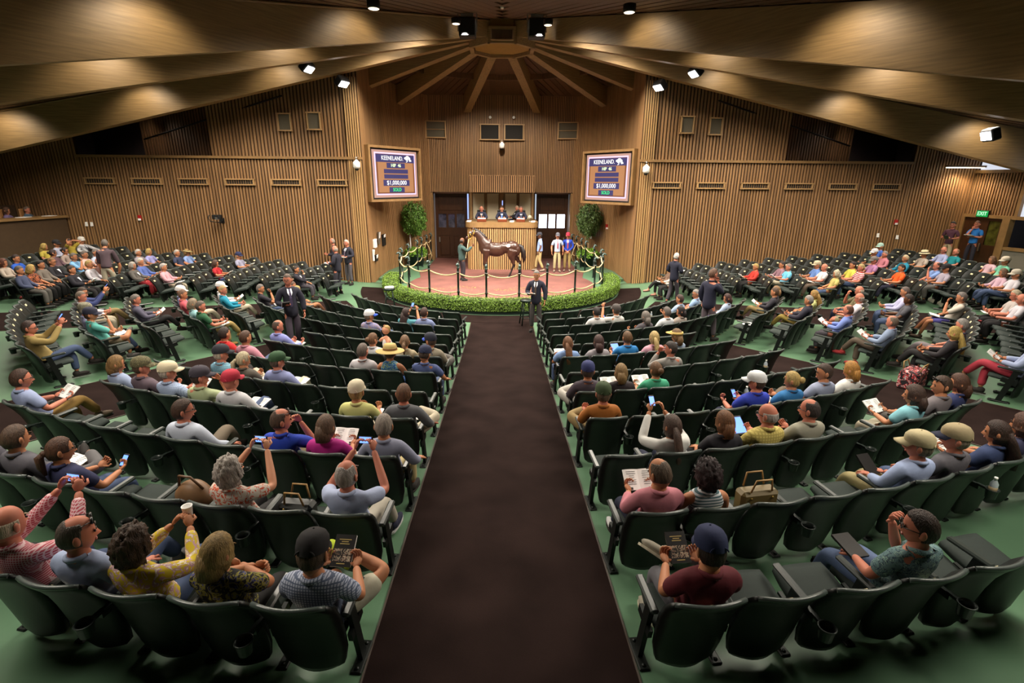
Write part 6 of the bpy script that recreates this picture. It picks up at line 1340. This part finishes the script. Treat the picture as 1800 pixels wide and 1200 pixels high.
sit(1440, 526, 'with long blonde hair in pale yellow top', 'b8bc7c', 'S', BEI, 'lap', 'down', ('long', '94743c'))
sit(1493, 557, 'with receding brown hair in blue shirt reading', '6c80c0', 'L', '3c3840', 'read', 'down', ('thin', '5c3c30'), held='cat', skin='r')
sit(1563, 574, 'balding in grey-blue shirt with open book, red shoes', '7c8ca8', 'L', '54483c', 'read', 'overL', ('thin', '6a5c50'), held='cat', shoes='9c2c30', skin='r')
sit(1596, 514, 'with grey hair in pale checked shirt', CK('b0b0cc', '9898bc', 60), 'L', DEN, 'low', 'down', ('short', '5a4c48'))
sit(1610, 530, 'with black hair and beard in charcoal t-shirt', '46464e', 'S', DEN, 'low', 'down', ('short', '2a1e1a'), skin='d')
sit(1641, 491, 'with receding hair in light blue polo, hand at chin', '7490c8', 'S', GRY, 'chin/lap', 'down', ('thin', '4a342c'), skin='r')
sit(1664, 474, 'in black cap and pale grey shirt', 'a098a8', 'S', GRY, 'low', 'down', ('short', '241e1e'), hat=('cap', '1c1a1e'))
sit(1632, 446, 'in cream straw hat and patterned shirt', FLO('a89c90', '8c7c70', 'b8aca0', 30), 'S', DEN, 'low', 'down', ('short', '5a4c44'), hat=('fedora', 'c8bc98', '2c2420'))
sit(1659, 440, 'bald with spectacles in lavender shirt', '98a0c4', 'L', GRY, 'low', 'down', ('bald', '9a8c84'), glasses=1, skin='r', held='book')
sit(1673, 433, 'with receding curly hair in teal t-shirt', '0c7c84', 'S', GRY, 'lap', 'down', ('thin', '8a6c4c'), skin='r')
sit(1774, 430, 'in white cap and mint shirt by the far right door', '70b898', 'S', BEI, 'lap', 'down', ('short', '5a4a40'), hat=('cap', 'c8bca8'), held='catlap')
sit(1764, 451, 'with brown hair in pale pink blouse', 'c0a0a8', 'S', '94784c', 'lap', 'overL', ('bob', '6c4c34'))
sit(1692, 525, 'with grey hair in white shirt and purple shorts', 'bcb4a8', 'S', '4c4890', 'chin/lap', 'fwd', ('short', '6c6460'), held='catlap', bk='short', shoes='4c3c30', skin='m')
sit(1773, 486, 'with light brown hair in pink shirt, right edge', 'c0a0b0', 'L', DEN, 'low', 'down', ('bob', '6c5440'))
sit(1784, 490, 'in cream cap and white shirt, right edge', 'c8c4cc', 'S', DEN, 'low', 'overL', ('short', '6a5a50'), hat=('cap', 'b8b0a0'))
sit(1772, 519, 'with white hair and dark glasses in cream shirt', 'a8a09c', 'S', BLK, 'low', 'down', ('short', 'a89c84'), glasses=1, skin='r', held='papers')
sit(1788, 527, 'bald in white polo at the right edge', 'bcb8c0', 'S', BLK, 'low', 'down', ('bald', '9a8474'), skin='r')
sit(1692, 579, 'with cropped grey hair in slate shirt, right middle', '4c4a5c', 'S', '6c6468', 'lap', 'overL', ('short', '84807c'), skin='r')
sit(1673, 596, 'with long blonde hair in black top and black trousers', '1c181e', 'L', BLK, 'low', 'overL', ('long', 'a08848'), near=True)
sit(1806, 590, 'in pale blue shirt and red trousers at the right edge', '8c98b8', 'L', '9c2c3c', 'read', 'overL', ('short', '4a3c34'), held='cat')

# --- people standing
def stand(x, y, label, face, z0=None, **kw):
    P = ground(x, y, z0); return person((P.x, P.y, P.z), R(face), 'person '+label, standing=True, **kw)
def standat(X, Y, z, label, face, **kw): return person((X, Y, z), R(face), 'person '+label, standing=True, **kw)
standat(-1.62, 20.95, 0.13, 'in green blazer holding the horse by its lead', -62, top='2c4440', sl='L', bot='241c24', arm='clasp/lead', leg='stand', hair=('bald', '2a1c14'), skin='d', yaw=10, scale=1.0, jacket=True)
standat(0.95, 13.85, 0.0, 'in navy blazer holding papers in front of the ring hedge', 168, top='1b1d30', sl='L', bot='3c3838', arm='down/hold', leg='stand', hair=('short', '84807c'), jacket=True, tie='3c3028', held='papers', yaw=0)
P_ = ground(521, 618); standat(P_.x, P_.y, P_.z, 'in navy suit standing in the left aisle with a black catalogue', -150, top='1c1c2c', sl='L', bot='3c3440', arm='down/hold', leg='walk', hair=('short', '5a4a40'), jacket=True, tie='3c3450', held='book', yaw=-25, skin='r', scale=1.03)
P_ = ground(1238, 600); standat(P_.x, P_.y, P_.z, 'in navy blazer standing in the right aisle with hand raised', -62, top='1e2036', sl='L', bot='5a5058', arm='down/chin', leg='walk', hair=('short', '5c4030'), jacket=True, tie='4a4440', skin='r', scale=1.05, yaw=-10)
P_ = ground(1180, 535); standat(P_.x, P_.y, P_.z, 'with white hair in navy blazer standing right of the ring', -48, top='1a1c30', sl='L', bot='3c3840', arm='hold', leg='walk', hair=('short', 'b8b4b0'), jacket=True, skin='r', held='papers')
P_ = ground(597, 517); standat(P_.x, P_.y, P_.z, 'bald in dark suit holding papers, nearer of the wall group', 75, top='1a1a28', sl='L', bot='2c2a34', arm='hold', leg='stand', hair=('bald', '9a9088'), jacket=True, skin='r', held='papers')
P_ = ground(616, 500); standat(P_.x, P_.y, P_.z, 'with white hair writing on papers by the left wall corner', 150, top='20202e', sl='L', bot='4a464c', arm='hold', leg='stand', hair=('short', 'a8a098'), jacket=True, skin='r', held='papers', tie='5a5060')
P_ = ground(607, 497); standat(P_.x-.35, P_.y+.05, P_.z, 'in dark suit half hidden behind the writing one', 100, top='1a1a26', sl='L', bot='1c1c24', arm='hold', leg='stand', hair=('thin', '8a7c70'), jacket=True, skin='r')
P_ = ground(200, 525); standat(P_.x, P_.y, P_.z, 'in purple-grey polo and beige trousers bending over the left seats', 20, top='4c3c44', sl='S', bot='a8a08c', arm='knee', leg='walk', hair=('short', '5c544c'), skin='m', lean=22, scale=1.03)
standat(1.72, 23.3, 0.13, 'in grey cap and pale blue shirt beside the auctioneers stand', 90, top='90a8d4', sl='S', bot='a89464', arm='down', leg='walk', hair=('short', '2c2420'), hat=('cap', '2c2c34'), skin='d', shoes='8a7a68')
standat(2.50, 23.2, 0.13, 'in grey cap, white shirt and red tie near the right door', 180, top='a8b8d0', sl='S', bot='a89c74', arm='down', leg='stand', hair=('short', '2c2420'), hat=('cap', '5c5c64'), tie='8c2c34', shoes='8a7a68')
standat(2.98, 23.35, 0.13, 'in red cap and royal blue shirt with red tie near the right door', 175, top='2040b0', sl='L', bot='94804c', arm='clasp', leg='stand', hair=('short', '2c2420'), hat=('cap', 'b02840'), tie='9c3c44', shoes='8a7a68')
P_ = ground(1683, 462); standat(17.0, 19.4, zf(17.0, 19.4), 'in maroon t-shirt reading while standing at the right wall', 120, top='4c2838', sl='S', bot='a89878', arm='hold', leg='stand', hair=('short', '1c1614'), glasses=2, held='book', skin='r')
standat(17.65, 19.1, zf(17.65, 19.1), 'in bright blue polo with folded arms by the far right door', 115, top='1c6cb8', sl='S', bot='24202c', arm='fold/chin', leg='stand', hair=('short', '5a3c2c'), skin='r', held='papers')
# auctioneers behind the counter (standing-height stools: seated figures on the raised floor)
def aucti(x, y, label, top, face=180, **kw):
    sc = 0.97; t = person((x, y, 1.80), R(face), 'person '+label, top, 'L', NAVY, 'low', 'down', jacket=True, scale=sc, **kw)
    c = empty('office_chair', (x, y, 1.80), R(face)); tag(c, 'dark chair under the person '+' '.join(label.split()[:9]), 'chair')
    b = MB(); b.rbox((0, -.02, .40), (.44, .42, .08), .02); b.build('seat', M_BLACK, c); b = MB(); b.rbox((0, -.27, .72), (.42, .05, .5), .02); b.build('backrest', M_BLACK, c); b = MB(); b.tube([(0, 0, .02), (0, 0, .38)], .03, 8); b.box((0, 0, .012), (.4, .4, .02)); b.build('pedestal', M_METAL, c)
aucti(-0.95, 24.5, 'in dark suit at the left of the auctioneers counter', '1c2036', hair=('thin', '6a6058'), tie='8a6850', skin='r')
aucti(0.0, 24.5, 'in dark suit at the middle of the auctioneers counter', '1c2038', hair=('short', '3c2820'), tie='5c7cc0', skin='l')
aucti(0.90, 24.5, 'in dark suit at the right of the auctioneers counter', '1e2036', hair=('short', '6c4c40'), tie='4c5060', skin='r')
aucti(0.60, 25.3, 'in dark jacket turned sideways behind the right auctioneer', '15151c', 110, hair=('short', 'a88c74'), skin='r')
# balcony desk
def balc(x, y, label, top, face, **kw):
    person((x, y, 1.84), R(face), 'person '+label, top, 'L', GRY, 'low', 'down', **kw)
    c = empty('desk_chair', (x, y, 1.84), R(face)); tag(c, 'chair at the balcony desk under the person '+' '.join(label.split()[:6]), 'chair')
    b = MB(); b.rbox((0, -.02, .43), (.44, .42, .06), .02); b.build('seat', M_BLACK, c); b = MB(); b.rbox((0, -.29, .80), (.46, .06, .62), .03); b.build('backrest', mat('tan_leather', 'a87848', .5), c)
    b = MB(); [b.box((sx*.19, sy*.18, .21), (.03, .03, .42)) for sx in (-1, 1) for sy in (-1, 1)]; b.build('leg', M_METAL, c)
balc(-17.72, 19.42, 'with brown hair in lilac top at the balcony desk', '74648c', -70, hair=('bob', '4a3020'))
balc(-17.55, 20.05, 'with grey hair in grey-blue shirt at the balcony desk', '54687c', -75, hair=('short', '6c5c50'), skin='r')
for i, (x, y, l) in enumerate(((-17.0, 20.1, 'near the wall end'), (-17.25, 19.3, 'in the middle'))):
    e = empty('desk_papers', (x, y, 2.67), 0.2); tag(e, f'white papers on the balcony desk {l}', 'papers'); b = MB(); b.box((0, 0, .01), (.3, .4, .02)); b.build('sheet', M_WHITE, e)
# the baby held in the seventh row
e = empty('person', (db['x']+.16, db['y']+.12, db['z']+.72), db['rz']+R(150)); tag(e, 'fair haired baby held up against a shoulder near the left aisle', 'person')
me = skinmesh([(0, 0, 0), (0, 0, .12), (0, 0, .22), (0, 0, .27), (.09, .02, .20), (.13, .08, .14), (-.09, .02, .2), (-.13, .08, .14), (.05, .03, -.03), (.07, .14, -.04), (-.05, .03, -.03), (-.07, .14, -.04)], [(0, 1), (1, 2), (2, 3), (2, 4), (4, 5), (2, 6), (6, 7), (0, 8), (8, 9), (0, 10), (10, 11)], [.075, .08, .06, .04, .035, .025, .035, .025, .045, .035, .045, .035], 1)
b = MB(); v = np.empty(len(me.vertices)*3); me.vertices.foreach_get('co', v); b.v = [tuple(p) for p in v.reshape(-1, 3)]; b.f = [tuple(p.vertices) for p in me.polygons]; b.m = [0]*len(b.f); b.sm = [True]*len(b.f)
b.ell((0, .01, .36), (.062, .07, .075), 14, 10, 0); b.ell((.024, .072, .365), (.008, .006, .006), 6, 4, 1); b.ell((-.024, .072, .365), (.008, .006, .006), 6, 4, 1); b.build('body', [SKIN['l'], M_EYE], e)
b = MB(); b.ell((0, -.008, .375), (.066, .07, .078), 14, 10, 0, fn=lambda d, p: p if (d.z > .35 or d.y < -.2) else p*.85); b.build('hair', hairmat('b09058'), e)
b = MB(); b.ell((0, 0, .10), (.088, .085, .13), 12, 8); b.build('romper', cloth('d8d4d0'), e)

# --- loose belongings
def bag(x, y, z, rz, label, m, w_=.36, h_=.26, dd=.14):
    t = empty('handbag', (x, y, z), rz); tag(t, label, 'bag'); b = MB(); b.rbox((0, 0, h_/2), (w_, dd, h_), .03); b.build('body', m, t)
    for s in (-1, 1):
        b = MB(); b.tube([(-w_*.28, s*dd*.4, h_), (-w_*.2, s*dd*.5, h_+.12), (w_*.2, s*dd*.5, h_+.12), (w_*.28, s*dd*.4, h_)], .009, 6); b.build('handle', mat('bag_tan', 'a07c48', .5), t)
    b = MB(); [b.lathe([(.012, 0), (.012, .006)], (x_, -dd/2-.004, h_*.8), 8, rot=(PI/2, 0, 0)) for x_ in (-w_*.28, w_*.28)]; b.build('buckle', mat('gold_metal', 'c8a860', .3, .8), t)
def on_seat(x, y, hz=.5):
    e, d, q = nearest_seat(x, y, hz); d['occ'] = True; d['up'] = False; return d
d = on_seat(1310, 875); bag(d['x'], d['y'], d['z']+.45, d['rz'], 'olive tan handbag on the seat beside the striped top', mat('bag_olive', '6c5c34', .5))
d = on_seat(520, 890); bag(d['x'], d['y'], d['z']+.45, d['rz'], 'dark handbag with gold straps between the two photographers', mat('bag_dark', '1c201e', .5), .3, .2)
d = on_seat(1690, 640, .5); d['occ'] = False
P_ = ground(1600, 680); bag(P_.x, P_.y, P_.z, .6, 'black bag with red and white flowered cloth on the floor, right', patmat('floral', '1c181c', 'b03034', 'c8b8b8', 14), .5, .34, .3)
P_ = ground(55, 533); bag(P_.x, P_.y, P_.z, .2, 'red bag on the floor under the far left seats', mat('bag_red', '8c1420', .6), .4, .22, .2)
d = on_seat(355, 965, .5); 
t = empty('tote_bag', (d['x'], d['y']+.05, d['z']+.45), d['rz']); tag(t, 'soft brown leather bag between the yellow blouse and blonde bob', 'bag')
b = MB(); b.ell((0, .02, .12), (.18, .11, .14), 16, 10, fn=lambda dd, p: Vector((p.x*(1-.25*dd.z), p.y, p.z))); b.build('body', mat('bag_brown', '7a5a3c', .5, noise=.2), t); b = MB(); b.tube([(-.12, 0, .2), (-.05, -.05, .34), (.06, -.05, .34), (.12, 0, .2)], .012, 6); b.build('strap', mat('bag_strap', '5c4028', .5), t)
def bottle(x, y, label, hz=.52):
    best = None
    for s_ in seats:
        if not s_['vis'] or (s_['last'] if s_['side'] > 0 else s_['first']): continue
        c, n_ = math.cos(s_['rz']), math.sin(s_['rz']); P = (s_['x']+c*.245+n_*.355, s_['y']+n_*.245-c*.355, s_['z']+.475); q = project((P[0], P[1], P[2]+.15)); e = (q[0]-x)**2+(q[1]-y)**2
        if best is None or e < best[0]: best = (e, s_, P)
    s_ = best[1]; s_['cup'] = True; t = empty('water_bottle', best[2]); tag(t, label, 'bottle')
    b = MB(); b.lathe([(.028, 0), (.032, .01), (.032, .14), (.014, .175), (.013, .185)], n=14); b.build('bottle', mat('bottle_plastic', 'b8c4cc', .08, spec=.8), t)
    b = MB(); b.lathe([(.015, .183), (.015, .205)], n=12); b.build('bottle_cap', M_WHITE, t); b = MB(); b.lathe([(.0325, .05), (.0325, .11)], n=14); b.build('bottle_label', mat('bottle_label', 'a09070', .5), t)
bottle(1348, 640, 'water bottle in the chair cup holder above the right aisle carpet'); bottle(1290, 687, 'water bottle in a cup holder beside the white cap'); bottle(1742, 835, 'water bottle in the cup holder at the right edge'); bottle(1015, 562, 'water bottle in a front holder, right centre block'); bottle(1152, 545, 'small bottle in a holder beside the shaggy grey hair')
bottle(775, 567, 'white bottle in a holder next to the left aisle front rows')
def leaflet(x, y, label, hz=.52):
    d = on_seat(x, y, hz); t = empty('sale_catalogue', (d['x'], d['y']+.05, d['z']+.47), d['rz']+.3); tag(t, label, 'book'); link_m('pages', IT['cat'][0], [M_WHITE], t); link_m('print', IT['cat_print'], [M_PRINT], t)
leaflet(1306, 572, 'catalogue left on an empty seat right of the standing usher'); leaflet(1340, 467, 'white papers left on a seat near the right wall')
leaflet(1530, 450, 'pale papers on a chair beside the lavender polo')
t = empty('paper_cup', tuple(ground(1710, 605)+Vector((0, 0, .5)))); tag(t, 'red and white paper cup among the right seats', 'cup'); link_m('cup', IT['cup'], [mat('cup_red', 'b02830', .5)], t)
# ---------------------------------------------------------------- place the chairs
DOWN = set()
blockw = {0: 'centre block', 1: 'middle block', 2: 'outer block'}
def chair_label(d):
    sd = 'left' if d['side'] < 0 else 'right'; n = d['idx']
    o_ = ['first', 'second', 'third', 'fourth', 'fifth', 'sixth', 'seventh', 'eighth', 'ninth', 'tenth', 'eleventh', 'twelfth', 'thirteenth', 'fourteenth', 'fifteenth', 'sixteenth', 'seventeenth', 'eighteenth', 'nineteenth', 'twentieth', 'twenty-first', 'twenty-second', 'twenty-third', 'twenty-fourth']
    ref = 'from the centre aisle' if d['block'] == 0 else 'from its ringward end'
    return f"dark green chair, {sd} {blockw.get(d['block'],'outer block')}, {ROWW[d['row']]} from the ring, {o_[min(n,23)]} {ref}"
vis = sorted([d for d in seats if d['vis']], key=lambda d: d['px'][2])
keep = vis[:300]; rest = vis[300:]
first = True
for d in keep:
    t = empty('auditorium_chair', (d['x'], d['y'], d['z']), d['rz']); tag(t, chair_label(d), 'chair', f"{ROWW[d['row']]} chairs")
    bk = link('backrest', SH, t); link('number_plate', PL, bk); link('seat', S1 if d['up'] else S0, t)
    link('armrest', AL, t); l = link('leg', LL, t); link('foot_plate', FL, l)
    if d['last'] if d['side'] > 0 else d['first']: link('armrest', AR, t); l = link('leg', LR, t); link('foot_plate', FR, l)
    if ((d['idx']+d['row']) % 2 == 0 or d.get('cup')) and not (d['last'] if d['side'] > 0 else d['first']): link('cup_holder', CU, t)
# the many smaller chairs in the far rows: one joined object
def arr(me):
    v = np.empty(len(me.vertices)*3); me.vertices.foreach_get('co', v); return v.reshape(-1, 3), [tuple(p.vertices) for p in me.polygons], [p.material_index for p in me.polygons]
parts = [(arr(SH), {0: 0, 1: 1}), (arr(S1), {0: 2}), (arr(AL), {0: 1}), (arr(LL), {0: 3}), (arr(PL), {0: 4})]; s0p = (arr(S0), {0: 2})
VV = []; FF = []; MM = []; off = 0
for d in rest:
    c, s_ = math.cos(d['rz']), math.sin(d['rz']); Q = np.array(((c, -s_, 0), (s_, c, 0), (0, 0, 1)))
    for (vv, ff, mm), mp in ([parts[0], parts[1] if d['up'] else s0p]+parts[2:]):
        VV.append(vv @ Q.T+np.array((d['x'], d['y'], d['z']))); FF += [tuple(i+off for i in f) for f in ff]; MM += [mp[m_] for m_ in mm]; off += len(vv)
if rest:
    me = bpy.data.meshes.new('far_chairs'); me.from_pydata(np.concatenate(VV).tolist(), [], FF)
    for m_ in (M_SHELL, MATS['chair_rim_lit'], M_SEATF, M_METAL, M_PLATE): me.materials.append(m_)
    me.polygons.foreach_set('material_index', MM); me.update()
    tag(link('far_chairs', me), 'far rows of dark green auditorium chairs by the side walls with cream number plates', 'chairs', kind='stuff')
print('chairs', len(seats), 'visible', len(vis))
